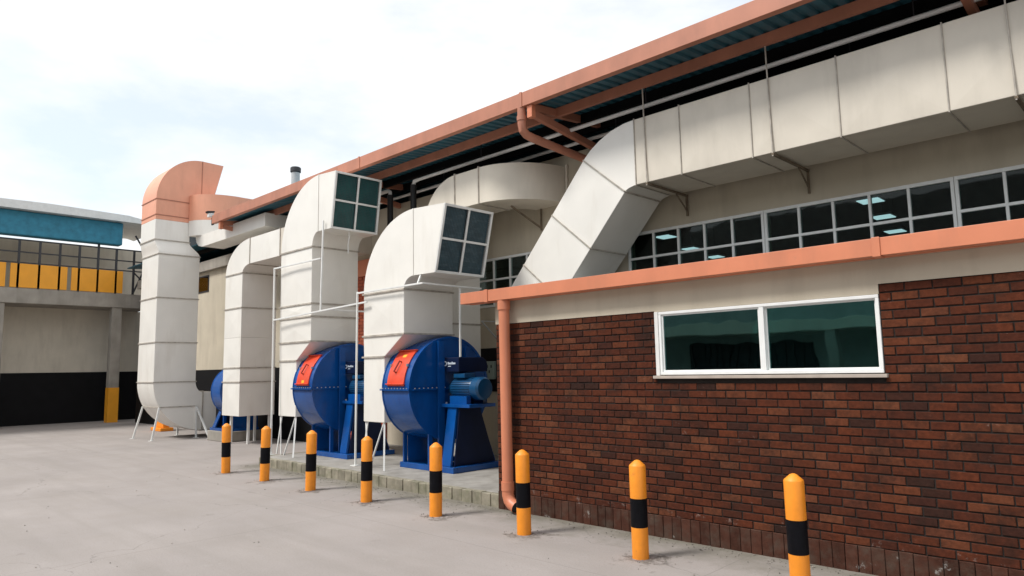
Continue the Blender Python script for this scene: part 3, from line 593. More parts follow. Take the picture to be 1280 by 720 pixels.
# ================================================================== INTAKE STACKS
def stack(xl, xr, ztop, xe, zn, label, meshmat, dxl_top, dxl_bot, z_bot):
    """box stack: inlet box on splayed legs, hopper, shaft, gooseneck bending to +X with a screened mouth"""
    y0, y1 = 7.75, 8.92
    t = thing('intake_stack', label, 'air duct', ((xl+xr)/2, (y0+y1)/2, KZ))
    xb = xr-0.60
    zb, zh, zs = 1.02, 2.24, 2.64
    f = MB(); f.panel(xl+0.02, xb, y0, y1, zb, zh, 0.012); f.build('inlet_box', 'duct', t, smooth=0, bevel=0.008)
    f = MB(); f.prism([(xl+0.02, zh+0.002), (xb, zh+0.002), (xr, zs), (xl, zs)], 'Y', y0, y1); f.build('hopper', 'duct', t, smooth=0, bevel=0.006)
    cuts = [zs+0.002]+([3.18, 3.46] if ztop > 4 else [])+[ztop]
    cuts = sorted(set(cuts))
    for a, c in zip(cuts[:-1], cuts[1:]):
        f = MB(); f.panel(xl, xr, y0, y1, a, c-0.002, 0.016); f.build('shaft_section', 'duct', t, smooth=0, bevel=0.008)
    for z in cuts+[zh]:
        rib_rect('flange', t, xl, xr if z > zs-0.01 else xb, y0, y1, z)
    a0, b0 = xe-xl, zn-ztop; ai, bi = xe-xr, z_bot-ztop
    outer = arc(xe, ztop, a0, b0, 180, 90, 24); inner = arc(xe, ztop, ai, bi, 180, 90, 24)
    f = MB(); f.strip(outer, inner, 'Y', y0, y1); f.build('gooseneck', 'duct', t, smooth=30)
    f = MB(); f.bar((xe, y0-0.008, z_bot), (xe, y0-0.008, zn), 0.02, 0.012, (0, 1, 0)); f.bar((xe, y0-0.006, z_bot-0.006), (xe, y1, z_bot-0.006), 0.02, 0.012); f.build('seam', 'duct', t, smooth=0)
    # mouth with thickness, open
    w = 0.02; T = (dxl_top, zn-0.05); B = (dxl_bot, z_bot-0.01)
    f = MB(); f.prism([(xe+0.002, zn-w), (T[0]-0.02, T[1]-w), T, (xe+0.002, zn)], 'Y', y0, y1)
    f.prism([(xe+0.002, z_bot), B, (B[0], B[1]+w), (xe+0.002, z_bot+w)], 'Y', y0, y1)
    for ya, yb in ((y0, y0+w), (y1-w, y1)):
        f.prism([(xe+0.002, z_bot+w), (B[0], B[1]+w), (T[0]-0.005, T[1]-w), (xe+0.002, zn-w)], 'Y', ya, yb)
    f.build('mouth', 'duct', t, smooth=0)
    # screen in the plane T-B
    tv = Vector((T[0], 0, T[1])); bv = Vector((B[0], 0, B[1])); e = (bv-tv); ln = e.length; e.normalize(); nv = Vector((-e.z, 0, e.x))
    def P(s, y, d): q = tv+e*s+nv*d; return (q.x, y, q.z)
    fr = MB(); q = 0.045
    def slab(mb, s0, s1, ya, yb, d0, d1):
        vs = [P(s, y, d) for d in (d0, d1) for s in (s0, s1) for y in (ya, yb)]
        mb.add(vs, [(0, 1, 3, 2), (4, 6, 7, 5), (0, 4, 5, 1), (2, 3, 7, 6), (0, 2, 6, 4), (1, 5, 7, 3)])
    slab(fr, 0, q, y0, y1, -0.01, 0.02); slab(fr, ln-q, ln, y0, y1, -0.01, 0.02)
    slab(fr, q, ln-q, y0, y0+q, -0.01, 0.02); slab(fr, q, ln-q, y1-q, y1, -0.01, 0.02)
    sc = fr.build('screen_frame', 'white', t, smooth=0, bevel=0.004)
    fr = MB(); ym = (y0+y1)/2
    slab(fr, ln/2-0.02, ln/2+0.02, y0+q, y1-q, -0.008, 0.016); fr.build('cross_bar', 'white', sc, smooth=0)
    fr = MB(); slab(fr, q, ln/2-0.02, ym-0.02, ym+0.02, -0.008, 0.014); slab(fr, ln/2+0.02, ln-q, ym-0.02, ym+0.02, -0.008, 0.014); fr.build('cross_bar', 'white', sc, smooth=0)
    for sa, sb in ((q, ln/2-0.02), (ln/2+0.02, ln-q)):
        for ya, yb in ((y0+q, ym-0.02), (ym+0.02, y1-q)):
            fr = MB(); slab(fr, sa, sb, ya, yb, -0.05, -0.04)
            pn = fr.build('screen_panel', meshmat, sc, smooth=0)
            fr = MB(); k = sa+0.03
            while k < sb-0.01: slab(fr, k-0.003, k+0.003, ya, yb, -0.03, -0.024); k += 0.035
            k = ya+0.03
            while k < yb-0.01: slab(fr, sa, sb, k-0.003, k+0.003, -0.024, -0.018); k += 0.035
            o = fr.build('wire_screen', 'wire', sc, smooth=0); o['kind'] = 'stuff'
    # splayed legs
    for (xa, xc) in ((xl+0.04, xl+0.22), (xl+0.10, xl+0.02), (xb-0.06, xb-0.42), (xb-0.05, xb+0.22)):
        f = MB(); f.bar((xa, y0+0.04, zb), (xc, y0+0.02-(0.18 if xc > xb else 0.05), KZ), 0.032, 0.018); f.build('leg', 'white', t, smooth=0)
    f = MB(); f.bar((xl+0.06, y1-0.04, zb), (xl+0.04, y1-0.02, KZ), 0.045, 0.03); f.build('leg', 'white', t, smooth=0)
    f = MB(); f.bar((xb-0.06, y1-0.04, zb), (xb-0.06, y1-0.02, KZ), 0.045, 0.03); f.build('leg', 'white', t, smooth=0)
    return t
stA = stack(-11.62, -10.33, 3.46, -10.05, 4.91, 'white sheet-metal intake stack whose screened mouth is the lower one, beside the brick annex', 'mesh_blue', -9.16, -9.45, 3.68)
stB = stack(-15.0, -13.62, 4.70, -13.38, 6.25, 'tall white sheet-metal intake stack with dark teal screened mouth just under the eaves', 'mesh_teal', -12.70, -12.88, 5.0)

# white tube support frames
def frame_thing(name, label, loc): return thing(name, label, 'support frame', loc)
fB = frame_thing('support_frame', 'white steel tube frame bracing the tall stack with the teal screen', (-14.9, 7.55, KZ))
def tubepart(p, a, b, nm, w=0.032):
    f = MB(); f.bar(a, b, min(w, 0.032)); return f.build(nm, 'white', p, smooth=0, bevel=0.004)
po = tubepart(fB, (-14.93, 7.56, KZ), (-15.06, 7.62, 4.38), 'post')
f = MB(); f.box(-15.0, -14.86, 7.50, 7.62, KZ, KZ+0.012); f.build('foot_plate', 'white', po, smooth=0)
tubepart(fB, (-15.04, 7.62, 4.36), (-13.10, 7.66, 4.36), 'rail', 0.035)
tubepart(fB, (-13.08, 7.66, 3.22), (-13.08, 7.70, 5.18), 'post')
tubepart(fB, (-15.02, 7.60, 3.17), (-11.38, 7.66, 3.30), 'rail', 0.035)
tubepart(fB, (-12.55, 8.86, 5.0), (-12.55, 8.90, 3.22), 'post')
tubepart(fB, (-12.57, 7.66, 3.23), (-12.57, 8.90, 3.23), 'rail', 0.035)
fA = frame_thing('support_frame', 'white steel tube frame bracing the lower stack next to the annex', (-11.8, 7.7, KZ))
po = tubepart(fA, (-11.80, 7.70, KZ), (-11.68, 7.64, 3.52), 'post')
f = MB(); f.box(-11.88, -11.72, 7.63, 7.77, KZ, KZ+0.012); f.build('foot_plate', 'white', po, smooth=0)
tubepart(fA, (-11.68, 7.64, 3.49), (-9.63, 7.64, 3.49), 'rail', 0.035)
tubepart(fA, (-9.65, 7.66, 3.49), (-9.65, 9.05, 3.49), 'rail', 0.035)
tubepart(fA, (-9.66, 8.52, 2.20), (-9.66, 8.52, 3.47), 'post')
tubepart(fA, (-9.86, 7.70, 3.5), (-9.86, 7.78, 3.68), 'post', 0.05)
# loose strap hanging below the tall stack's mouth
f = MB(); f.tube([(-12.95, 8.25, 5.0), (-12.96, 8.26, 4.86), (-12.97, 8.24, 4.70), (-12.99, 8.26, 4.52)], 0.012, 6)
tag(f.build('hanging_strap', 'white'), 'loose white strap hanging below the teal screened mouth', 'strap')

# ================================================================== FANS
def make_fan(name, label, extra=True, dx=0.0):
    t = thing(name, label, 'fan', (-10.5, 8.63, KZ))
    cy, cz, rad = 8.63, 1.63, 0.94; xa, xb = -10.9, -10.1
    # scroll: rim radius grows slightly toward the outlet at the back
    def scroll(r0, n=64):
        pts = []
        for i in range(n):
            a = 2*math.pi*i/n; rr = r0*(1+0.035*max(0, math.cos(a-R(30))))
            pts.append((cy+rr*math.cos(a), cz+rr*math.sin(a)))
        return pts
    f = MB(); f.prism(scroll(rad), 'X', xa, xb); cas = f.build('casing', 'blue', t, smooth=30, bevel=0.006)
    # rims standing proud on both edges
    for x0 in (xa-0.012, xb-0.012):
        f = MB(); o = scroll(rad+0.012); i_ = scroll(rad-0.04); f.strip(o+o[:1], i_+i_[:1], 'X', x0, x0+0.024); f.build('rim', 'blue', cas, smooth=30)
    f = MB(); f.box(xa+0.04, xb-0.04, cy+0.5, 9.42, 1.35, 2.3); f.build('discharge', 'blue', t, smooth=0, bevel=0.01)
    # horizontal split flange with bolts
    fl = MB(); fl.box(xa-0.03, xb+0.04, cy-rad-0.045, cy-rad+0.05, cz-0.015, cz-0.002); fl.box(xa-0.03, xb+0.04, cy-rad-0.045, cy-rad+0.05, cz+0.002, cz+0.015)
    fl.box(xb+0.014, xb+0.055, cy-rad+0.05, cy+rad, cz-0.014, cz+0.014)
    sf = fl.build('split_flange', 'blue', t, smooth=0)
    for i in range(9):
        q = MB(); q.lathe([(0.012, 0), (0.012, 0.018)], (xa+0.04+i*0.09, cy-rad-0.025, cz+0.015), 'Z', 6); q.build('bolt', 'bolt', sf, smooth=0)
    for i in range(8):
        q = MB(); q.lathe([(0.012, 0), (0.012, 0.016)], (xb+0.036, cy-rad+0.1+i*0.10, cz+0.014), 'Z', 6); q.build('bolt', 'bolt', sf, smooth=0)
    # stiffeners on the drive side
    for yy, z0, z1 in ((8.36, KZ+0.1, 2.50), (9.02, KZ+0.1, 2.40)):
        f = MB(); f.box(xb+0.016, xb+0.09, yy-0.04, yy+0.04, z0, z1); f.box(xb+0.09, xb+0.10, yy-0.075, yy+0.075, z0, z1); f.build('stiffener', 'blue', t, smooth=0, bevel=0.004)
    for zz in (2.02, 1.28):
        f = MB(); f.box(xb+0.016, xb+0.07, 8.44, 8.93, zz-0.03, zz+0.03); f.build('stiffener', 'blue', t, smooth=0, bevel=0.004)
    # red access door wrapped on the rim
    def onrim(a, rr): return (cy+rr*math.cos(R(a)), cz+rr*math.sin(R(a)))
    A0, A1 = 176, 131
    # angles: 180 = front, going up to 90 = top
    oo = [onrim(A0+(A1-A0)*i/14, rad+0.024) for i in range(15)]; ii = [onrim(A0+(A1-A0)*i/14, rad+0.002) for i in range(15)]
    f = MB(); f.strip(oo, ii, 'X', xa+0.16, xb-0.14); dr = f.build('access_door', 'red', t, smooth=30, bevel=0.004)
    for a in (A0-2, A1+2):
        c = onrim(a, rad+0.034); f = MB(); f.bar((xa+0.14, *c), (xb-0.12, *c), 0.035, 0.02); f.build('clamp_bar', 'red', dr, smooth=0, bevel=0.004)
    f = MB(); c0 = onrim(161, rad+0.028); c1 = onrim(161, rad+0.075); d1 = onrim(149, rad+0.075); d0 = onrim(149, rad+0.028); xm = (xa+xb)/2+0.0
    f.tube([(xm-0.03, *c0), (xm-0.03, *c1), (xm+0.03, *d1), (xm+0.03, *d0)], 0.016, 8); f.build('handle', 'darkred', dr)
    for a in (153,):
        for xx in (xa+0.165, xb-0.145):
            c = onrim(a, rad+0.03); q = MB(); q.box(xx-0.02, xx+0.02, c[0]-0.015, c[0]+0.015, c[1]-0.025, c[1]+0.025); q.build('latch', 'bolt', dr, smooth=0)
    am = 141 if extra else 171
    oo = [onrim(am-1.8+3.6*i/4, rad+0.0275) for i in range(5)]; ii = [onrim(am-1.8+3.6*i/4, rad+0.0245) for i in range(5)]
    f = MB(); f.strip(oo, ii, 'X', xm-0.02, xm+0.085); f.build('warning_mark', 'yellow_mark', dr, smooth=30)
    # feet and base frame
    bs = MB(); bs.box(xa-0.05, -9.42, 8.12, 8.22, KZ, KZ+0.10); bs.box(xa-0.05, -9.42, 9.22, 9.32, KZ, KZ+0.10)
    bs.box(xa-0.05, xa+0.05, 8.22, 9.22, KZ, KZ+0.10); bs.box(-9.52, -9.42, 8.22, 9.22, KZ, KZ+0.10); bs.box(xb-0.05, xb+0.05, 8.22, 9.22, KZ+0.001, KZ+0.099)
    bs.build('base_frame', 'blue', t, smooth=0, bevel=0.006)
    for xx in (xa, xb-0.06):
        for (ya, yb2) in ((8.14, 8.22), (9.04, 9.12)):
            f = MB(); f.box(xx+0.012, xx+0.052, ya, yb2, KZ+0.1, 1.05); f.build('leg', 'blue', t, smooth=0, bevel=0.004)
    f = MB(); f.box(xa+0.06, xa+0.075, 8.22, 9.04, KZ+0.1, 0.95); f.build('web_plate', 'blue', t, smooth=0)
    # drive guard with maker's mark
    gd = MB(); gd.prism([(8.44, 1.93), (9.16, 1.93), (9.16, 2.06), (9.13, 2.14), (9.05, 2.195), (8.44, 2.195)], 'X', xb+0.015, -9.62)
    gd = gd.build('drive_guard', 'navy', t, smooth=0, bevel=0.012)
    q = MB(); n = 16
    o = [(-9.99+0.045*math.cos(2*math.pi*i/n), 2.085+0.045*math.sin(2*math.pi*i/n)) for i in range(n+1)]
    i_ = [(-9.99+0.027*math.cos(2*math.pi*i/n), 2.085+0.027*math.sin(2*math.pi*i/n)) for i in range(n+1)]
    q.strip(o, i_, 'Y', 8.436, 8.4385)
    for i in range(6): q.box(-9.92+i*0.037, -9.92+i*0.037+0.026, 8.436, 8.4385, 2.07, 2.07+(0.045 if i in (0, 3) else 0.032))
    q.box(-9.91, -9.83, 8.436, 8.4385, 2.03, 2.043)
    q.build('maker_mark', 'ink', gd, smooth=0)
    # motor
    mo = MB(); mo.lathe([(0.11, -10.0), (0.11, -9.88), (0.185, -9.87), (0.185, -9.34), (0.18, -9.33)], (0, cy, cz), 'X', 40)
    mo = mo.build('motor', 'motor', t, smooth=30)
    fn = MB()
    for i in range(28):
        a = 2*math.pi*i/28; c, s_ = math.cos(a), math.sin(a)
        fn.bar((-9.85, cy+0.183*c, cz+0.183*s_), (-9.36, cy+0.183*c, cz+0.183*s_), 0.008, 0.03, (0, c, s_))
    fn.build('cooling_fins', 'motor', mo, smooth=0, kind='stuff')
    f = MB(); f.lathe([(0.195, -9.33), (0.205, -9.32), (0.205, -9.17), (0.175, -9.13), (0.09, -9.12)], (0, cy, cz), 'X', 40); f.build('fan_cowl', 'motor', mo, smooth=30)
    f = MB(); f.box(-9.80, -9.50, cy-0.16, cy+0.10, cz+0.19, cz+0.27); f.build('terminal_box', 'motor', mo, smooth=0, bevel=0.012)
    # stand under the motor
    st_ = MB(); st_.box(-9.98, -9.22, cy-0.30, cy+0.34, 1.30, 1.36); st = st_.build('motor_stand', 'blue', t, smooth=0, bevel=0.005)
    for s_ in (-1, 1):
        f = MB(); f.box(-9.8, -9.35, cy+s_*0.2-0.05, cy+s_*0.2+0.05, 1.361, 1.50); f.build('motor_foot', 'blue', mo, smooth=0)
    for (xx, w) in ((-9.72, 0.24),):
        for s_, yb2 in ((-1, -0.40), (1, 0.66)):
            f = MB(); f.bar((xx, cy+s_*0.24, 1.30), (xx, cy+yb2, KZ+0.1), w, 0.05, (0, 1, 0)); f.build('stand_leg', 'blue', st, smooth=0, bevel=0.004)
    f = MB(); f.prism([(cy-0.36, KZ+0.1), (cy+0.63, KZ+0.1), (cy+0.26, 1.30), (cy-0.22, 1.30)], 'X', -9.585, -9.56); f.build('stand_shade_web', 'navy', st, smooth=0)  # dark sheet added to stand for the shade inside the open stand
    for dy in (-0.18, -0.06, 0.06):
        f = MB(); f.lathe([(0.018, 0), (0.018, 0.03)], (-9.92, cy+dy-0.05, 1.36), 'Z', 6); f.build('bolt', 'bolt', st, smooth=0)
    return t
fanA = make_fan('centrifugal_fan', 'big blue centrifugal fan with red door beside the brick annex')
fanB = make_fan('centrifugal_fan', 'big blue centrifugal fan with red door under the tall teal-screened stack', extra=False)
fanA['group'] = fanB['group'] = 'blue centrifugal fans'
fanB.location.x -= 3.33
fanC = copy_tree(fanA)
for ch in list(fanC.children):
    if ch.name.startswith('discharge'): bpy.data.objects.remove(ch)
fanC.scale = (0.8, 0.8, 0.8); fanC['label'] = 'blue fan half hidden behind the hanging square duct'
fanC.rotation_euler.z = math.pi; fanC.location = (-20.93, 9.6, 0.3)
f = MB(); f.box(-21.87, -20.5, 9.0, 10.06, 0, 0.3)
tag(f.build('machine_plinth', 'concrete', smooth=0, bevel=0.02), 'low concrete block under the half-hidden blue fan', 'plinth')

# ================================================================== DUCTS
# riser and plan elbow behind the lower stack
d5 = thing('air_duct', 'cream rectangular duct sweeping round into the factory wall above the lower stack', 'air duct', (-11.1, 9.6, KZ))
X0, X1, Y0, Y1 = -11.55, -10.75, 9.2, 10.05; ZB, ZT = 5.20, 5.92
cuts = [KZ+0.35, 1.6, 2.9, 4.2, 4.95]
for a, c in zip(cuts[:-1], cuts[1:]):
    f = MB(); f.panel(X0, X1, Y0, Y1, a, c-0.002, 0.014); f.build('riser_section', 'duct', d5, smooth=0, bevel=0.008); rib_rect('flange', d5, X0, X1, Y0, Y1, c)
for xx in (X0+0.05, X1-0.05):
    for yy in (Y0+0.05, Y1-0.05):
        f = MB(); f.bar((xx, yy, KZ), (xx, yy, KZ+0.35), 0.05); f.build('leg', 'white', d5, smooth=0)
xe = -10.55
f = MB(); f.strip(arc(xe, 4.95, xe-X0, ZT-4.95, 180, 90, 20), arc(xe, 4.95, xe-X1, ZB-4.95, 180, 90, 20), 'Y', Y0, Y1); f.build('elbow', 'duct_old', d5, smooth=30)
xs = -9.84
f = MB(); f.box(xe+0.002, xs, Y0, Y1, ZB, ZT); f.build('run_section', 'duct_old', d5, smooth=0, bevel=0.006)
def ring_x(parent, x, y0, y1, z0, z1, p=0.022, t=0.02, m='seam'):
    b = MB(); b.box(x-t/2, x+t/2, y0-p, y0-0.002, z0-p, z1+p); b.box(x-t/2, x+t/2, y0, y1, z0-p, z0-0.002); b.box(x-t/2, x+t/2, y0, y1, z1+0.002, z1+p); return b.build('flange', m, parent, smooth=0)
ring_x(d5, xe, Y0, Y1, ZB, ZT); ring_x(d5, xs, Y0, Y1, ZB, ZT)
f = MB(); f.strip(arc(xs+0.003, YW, 1.16, YW-Y0, 270, 360, 26), arc(xs+0.003, YW, 0.32, YW-Y1, 270, 360, 26), 'Z', ZB, ZT); f.build('plan_elbow', 'duct_old', d5, smooth=30)
f = MB(); f.box(-8.66, -8.62, YW-0.06, YW-0.002, ZB-0.04, ZT+0.04); f.build('wall_collar', 'duct_old', d5, smooth=0)
for zz in (2.98, 2.62):
    f = MB(); f.bar((X1+0.01, Y1+0.02, 2.98), (X1+0.02, YW, zz), 0.03, 0.02); f.build('stay', 'grey_steel', d5, smooth=0)
f = MB(); f.bar((-9.35, YW-0.03, 4.75), (-9.35, YW-0.03, ZB), 0.03); f.bar((-9.35, YW-0.03, 4.80), (-9.55, Y1-0.25, ZB-0.01), 0.03); f.build('bracket', 'rust', d5, smooth=0)

# big overhead duct dropping through the annex roof
d6 = thing('air_duct', 'large pale overhead duct dropping at a slant onto the annex roof', 'air duct', (-7.5, 9.8, 3.25))
Y0, Y1, ZB, ZT = 9.3, 10.34, 4.87, 5.95
xc = [-6.24, -5.41, -4.27, -3.07, -1.85, -0.6, 0.65, 1.9, 3.15, 4.3]
for i, (a, c) in enumerate(zip(xc[:-1], xc[1:])):
    f = MB(); f.panel(a+0.001, c-0.001, Y0, Y1, ZB, ZT, 0.018); f.build('run_section', 'duct_old', d6, smooth=0, bevel=0.008)
    ring_x(d6, a, Y0, Y1, ZB, ZT, 0.015, 0.014)
T0, B0 = Vector((-7.30, 5.51)), Vector((-6.46, 4.80)); dv = Vector((-0.665, -0.747))
top = [(-6.241, ZT), (-6.45, 5.935), (-6.70, 5.88), (-6.95, 5.77), (-7.14, 5.65), (T0.x, T0.y)]
bot = [(-6.241, ZB), (-6.27, 4.868), (-6.32, 4.86), (-6.38, 4.845), (-6.43, 4.825), (B0.x, B0.y)]
f = MB(); f.strip(top, bot, 'Y', Y0, Y1); f.build('elbow', 'duct', d6, smooth=30)
def slantpt(s): return T0+dv*s, B0+dv*s
ss = [0.002, 1.12, 2.2, 3.05]
for a, c in zip(ss[:-1], ss[1:]):
    (ta, ba), (tc_, bc) = slantpt(a), slantpt(c-0.002)
    if c == ss[-1]: bc = Vector((B0.x+dv.x*2.12, B0.y+dv.y*2.12))
    f = MB(); f.prism([tuple(ta), tuple(tc_), tuple(bc), tuple(ba)], 'Y', Y0, Y1); f.build('slant_section', 'duct', d6, smooth=0, bevel=0.008)
for s in (0.0, 1.12, 2.2):
    ta, ba = slantpt(s)
    if s > 2: ba = ta+(ba-ta)*0.9
    f = MB(); f.bar((ta.x, Y0-0.012, ta.y), (ba.x, Y0-0.012, ba.y), 0.02, 0.02, (0, 1, 0)); f.bar((ba.x+0.008, Y0, ba.y-0.008), (ba.x+0.008, Y1, ba.y-0.008), 0.02, 0.02); f.build('flange', 'seam', d6, smooth=0)
f = MB(); f.box(-9.3, -7.35, Y0-0.06, Y1+0.06, 3.22, 3.36); f.build('roof_curb', 'grey_steel', d6, smooth=0, bevel=0.01)
for xx in (-3.97, -6.02, -1.2, 1.4):
    f = MB(); f.bar((xx, Y0-0.03, ZB-0.06), (xx-0.02, Y0-0.02, zr(9.25)-0.02), 0.016); h = f.build('hanger_rod', 'seam', d6, smooth=0)
    f = MB(); f.bar((xx, Y0-0.04, ZB-0.03), (xx, YW-0.002, ZB-0.03), 0.035, 0.03); f.bar((xx, YW-0.03, ZB-0.05), (xx, YW-0.03, ZB-0.38), 0.03); f.bar((xx, Y1-0.2, ZB-0.05), (xx, YW-0.03, ZB-0.3), 0.02); f.build('bracket', 'rust', h, smooth=0)

# hanging square duct (second riser)
d2 = thing('air_duct', 'cream square duct hanging clear of the ground with its top bent along the wall', 'air duct', (-19.85, 9.3, 0))
X0, X1, Y0, Y1 = -20.4, -19.3, 8.8, 9.85
cuts = [0.80, 1.75, 2.15, 3.0, 3.85, 4.84]
for a, c in zip(cuts[:-1], cuts[1:]):
    f = MB(); f.panel(X0, X1, Y0, Y1, a, c-0.002, 0.014); f.build('riser_section', 'duct', d2, smooth=0, bevel=0.008)
    if c != 3.0: rib_rect('flange', d2, X0, X1, Y0, Y1, c)
xe = -18.85; ZB, ZT = 5.05, 5.78
f = MB(); f.strip(arc(xe, 4.84, xe-X0, ZT-4.84, 180, 90, 22), arc(xe, 4.84, xe-X1, ZB-4.84, 180, 90, 22), 'Y', Y0, Y1); f.build('elbow', 'duct', d2, smooth=30)
f = MB(); f.box(xe+0.002, -17.1, Y0, Y1, ZB, ZT); f.build('run_section', 'duct', d2, smooth=0, bevel=0.006)
ring_x(d2, xe, Y0, Y1, ZB, ZT); ring_x(d2, -17.1, Y0, Y1, ZB, ZT)
f = MB(); f.strip(arc(-17.097, YW, 1.7, YW-Y0, 270, 360, 24), arc(-17.097, YW, 0.55, YW-Y1, 270, 360, 24), 'Z', ZB, ZT); f.build('plan_elbow', 'duct_old', d2, smooth=30)
for xx, yy in ((X0+0.3, Y0+0.15), (X1-0.25, Y0+0.4), (X0+0.1, Y1-0.1), (X1-0.1, Y1-0.1)):
    f = MB(); f.bar((xx, yy, 0), (xx, yy, 0.80), 0.06); f.build('leg', 'white', d2, smooth=0)

# tall duct with salmon top
d1 = thing('air_duct', 'tall free-standing duct with salmon swan-neck top and curved white foot', 'air duct', (-23.8, 8.4, 0))
X0, X1 = -24.5, -23.05
# foot elbow bending to +Y
cy_, cz_ = 9.30, 1.76
f = MB(); f.strip(arc(cy_, cz_, cy_-7.8, cz_-0.24, 180, 270, 26), arc(cy_, cz_, cy_-9.07, 0.33, 180, 270, 26), 'X', X0, X1); f.build('foot_elbow', 'duct', d1, smooth=30)
f = MB(); f.box(X0, X1, 9.303, 9.75, 0.24, 1.43); f.build('foot_outlet', 'duct', d1, smooth=0, bevel=0.006)
f = MB(); f.box(X0-0.03, X1+0.03, 9.285, 9.32, 0.2, 0.239); f.box(X1+0.002, X1+0.03, 9.285, 9.32, 0.24, 1.44); f.box(X0-0.03, X1+0.03, 9.285, 9.32, 1.441, 1.47); f.build('flange', 'seam', d1, smooth=0)
f = MB(); f.box(X1+0.002, X1+0.02, 7.96, 9.12, 0.98, 1.01); f.box(X0, X1+0.02, 7.985, 8.02, 0.985, 1.005); f.build('seam_bar', 'seam', d1, smooth=0)
cuts = [1.762, 3.0, 4.40, 5.78]
for a, c in zip(cuts[:-1], cuts[1:]):
    f = MB(); f.panel(X0, X1, 7.8, 9.07, a, c-0.002, 0.018); f.build('shaft_section', 'duct', d1, smooth=0, bevel=0.01); rib_rect('flange', d1, X0, X1, 7.8, 9.07, a if a > 1.8 else 1.77)
rib_rect('flange', d1, X0, X1, 7.8, 9.07, 5.78)
# swelling transition to the narrower neck
def loop(x0, x1, y0, y1, z): return [(x0, y0, z), (x1, y0, z), (x1, y1, z), (x0, y1, z)]
def loft(loops, cap=True):
    mb = MB(); v = [p for l in loops for p in l]; fs = []
    for i in range(len(loops)-1):
        for k in range(4): fs.append((i*4+k, i*4+(k+1) % 4, (i+1)*4+(k+1) % 4, (i+1)*4+k))
    fs += [(3, 2, 1, 0), tuple(len(v)-4+k for k in range(4))]; return mb.add(v, fs)
NX0, NX1, NY0, NY1 = -24.5, -23.2, 7.72, 8.78
lp = []
for i in range(11):
    s = i/10; e = s*s*(3-2*s); z = 5.782+0.46*s
    lp.append(loop(X0, X1+(NX1-X1)*e, 7.8+(NY0-7.8)*e, 9.07+(NY1-9.07)*e, z))
loft(lp).build('transition', 'duct', d1, smooth=50)
rib_rect('flange', d1, NX0, NX1, NY0, NY1, 6.25)
f = MB(); f.box(NX0, NX1, NY0, NY1, 6.244, 6.90); f.build('neck_section', 'duct', d1, smooth=0, bevel=0.008)
f = MB(); f.box(NX0, NX1, NY0, NY1, 6.902, 7.55); f.build('salmon_neck', 'salmon_duct', d1, smooth=0, bevel=0.008)
rib_rect('flange', d1, NX0, NX1, NY0, NY1, 7.05, 0.025, 0.018, 'roof_salmon'); rib_rect('flange', d1, NX0, NX1, NY0, NY1, 7.56, 0.025, 0.018, 'roof_salmon')
ce = 9.12
f = MB(); f.strip(arc(ce, 7.57, ce-NY0, 1.47, 180, 90, 24), arc(ce, 7.57, ce-NY1, 0.30, 180, 90, 24), 'X', NX0, NX1); f.build('swan_neck', 'salmon_duct', d1, smooth=30)
f = MB(); f.prism([(ce+0.002, 7.87), (9.52, 7.84), (9.82, 9.02), (ce+0.002, 9.04)], 'X', NX0, NX1); f.build('mouth', 'salmon_duct', d1, smooth=0)
f = MB(); f.prism([(9.55, 7.9), (9.56, 7.9), (9.83, 8.97), (9.82, 8.97)], 'X', NX0+0.06, NX1-0.06); f.build('mouth_screen', 'dark_steel', d1, smooth=0)
f = MB(); f.bar((NX1+0.008, ce, 7.87), (NX1+0.008, ce, 9.04), 0.012, 0.02); f.build('seam_bar', 'roof_salmon', d1, smooth=0)
# legs
for a, c in (((X0+0.03, 7.99, 1.0), (X0-0.02, 7.75, 0)), ((X1+0.03, 7.99, 1.0), (X1+0.03, 7.80, 0)), ((X1+0.03, 9.1, 1.0), (X1+0.04, 9.12, 0)), ((X1+0.03, 9.12, 0.95), (X1+0.9, 9.2, 0.0)), ((X0+0.03, 9.1, 1.0), (X0, 9.1, 0))):
    f = MB(); f.bar(a, c, 0.05); l_ = f.build('leg', 'white', d1, smooth=0, bevel=0.004)
    f = MB(); f.box(c[0]-0.07, c[0]+0.07, c[1]-0.07, c[1]+0.07, 0, 0.012); f.build('foot_plate', 'white', l_, smooth=0)

# branch off the tall duct, curling in behind the eaves
d3 = thing('branch_duct', 'short branch duct, salmon above and cream below, curling off the tall duct to the eaves', 'air duct', (-22.4, 8.6, 6.4))
ZM = 6.95
for z0, z1, m in ((6.45, ZM-0.001, 'duct'), (ZM+0.001, 7.80, 'salmon_duct')):
    f = MB(); f.strip(arc(NX1+0.02, 10.0, 0.9, 1.27, 270, 360, 22), arc(NX1+0.02, 10.0, 0.15, 0.55, 270, 360, 22), 'Z', z0, z1); f.build('elbow', m, d3, smooth=30)
    f = MB(); f.box(NX1+0.17, NX1+0.92, 10.002, 11.2, z0, z1); f.build('run_section', m, d3, smooth=0, bevel=0.008)
f = MB(); f.strip([(-23.12, 6.40), (-23.05, 6.25), (-22.88, 6.12), (-22.6, 6.06), (-18.3, 6.06)], [(-23.12, 6.445), (-23.05, 6.444), (-22.88, 6.443), (-22.6, 6.442), (-18.3, 6.44)], 'Y', 8.95, 9.65)
f.build('lower_run', 'duct', d3, smooth=40)

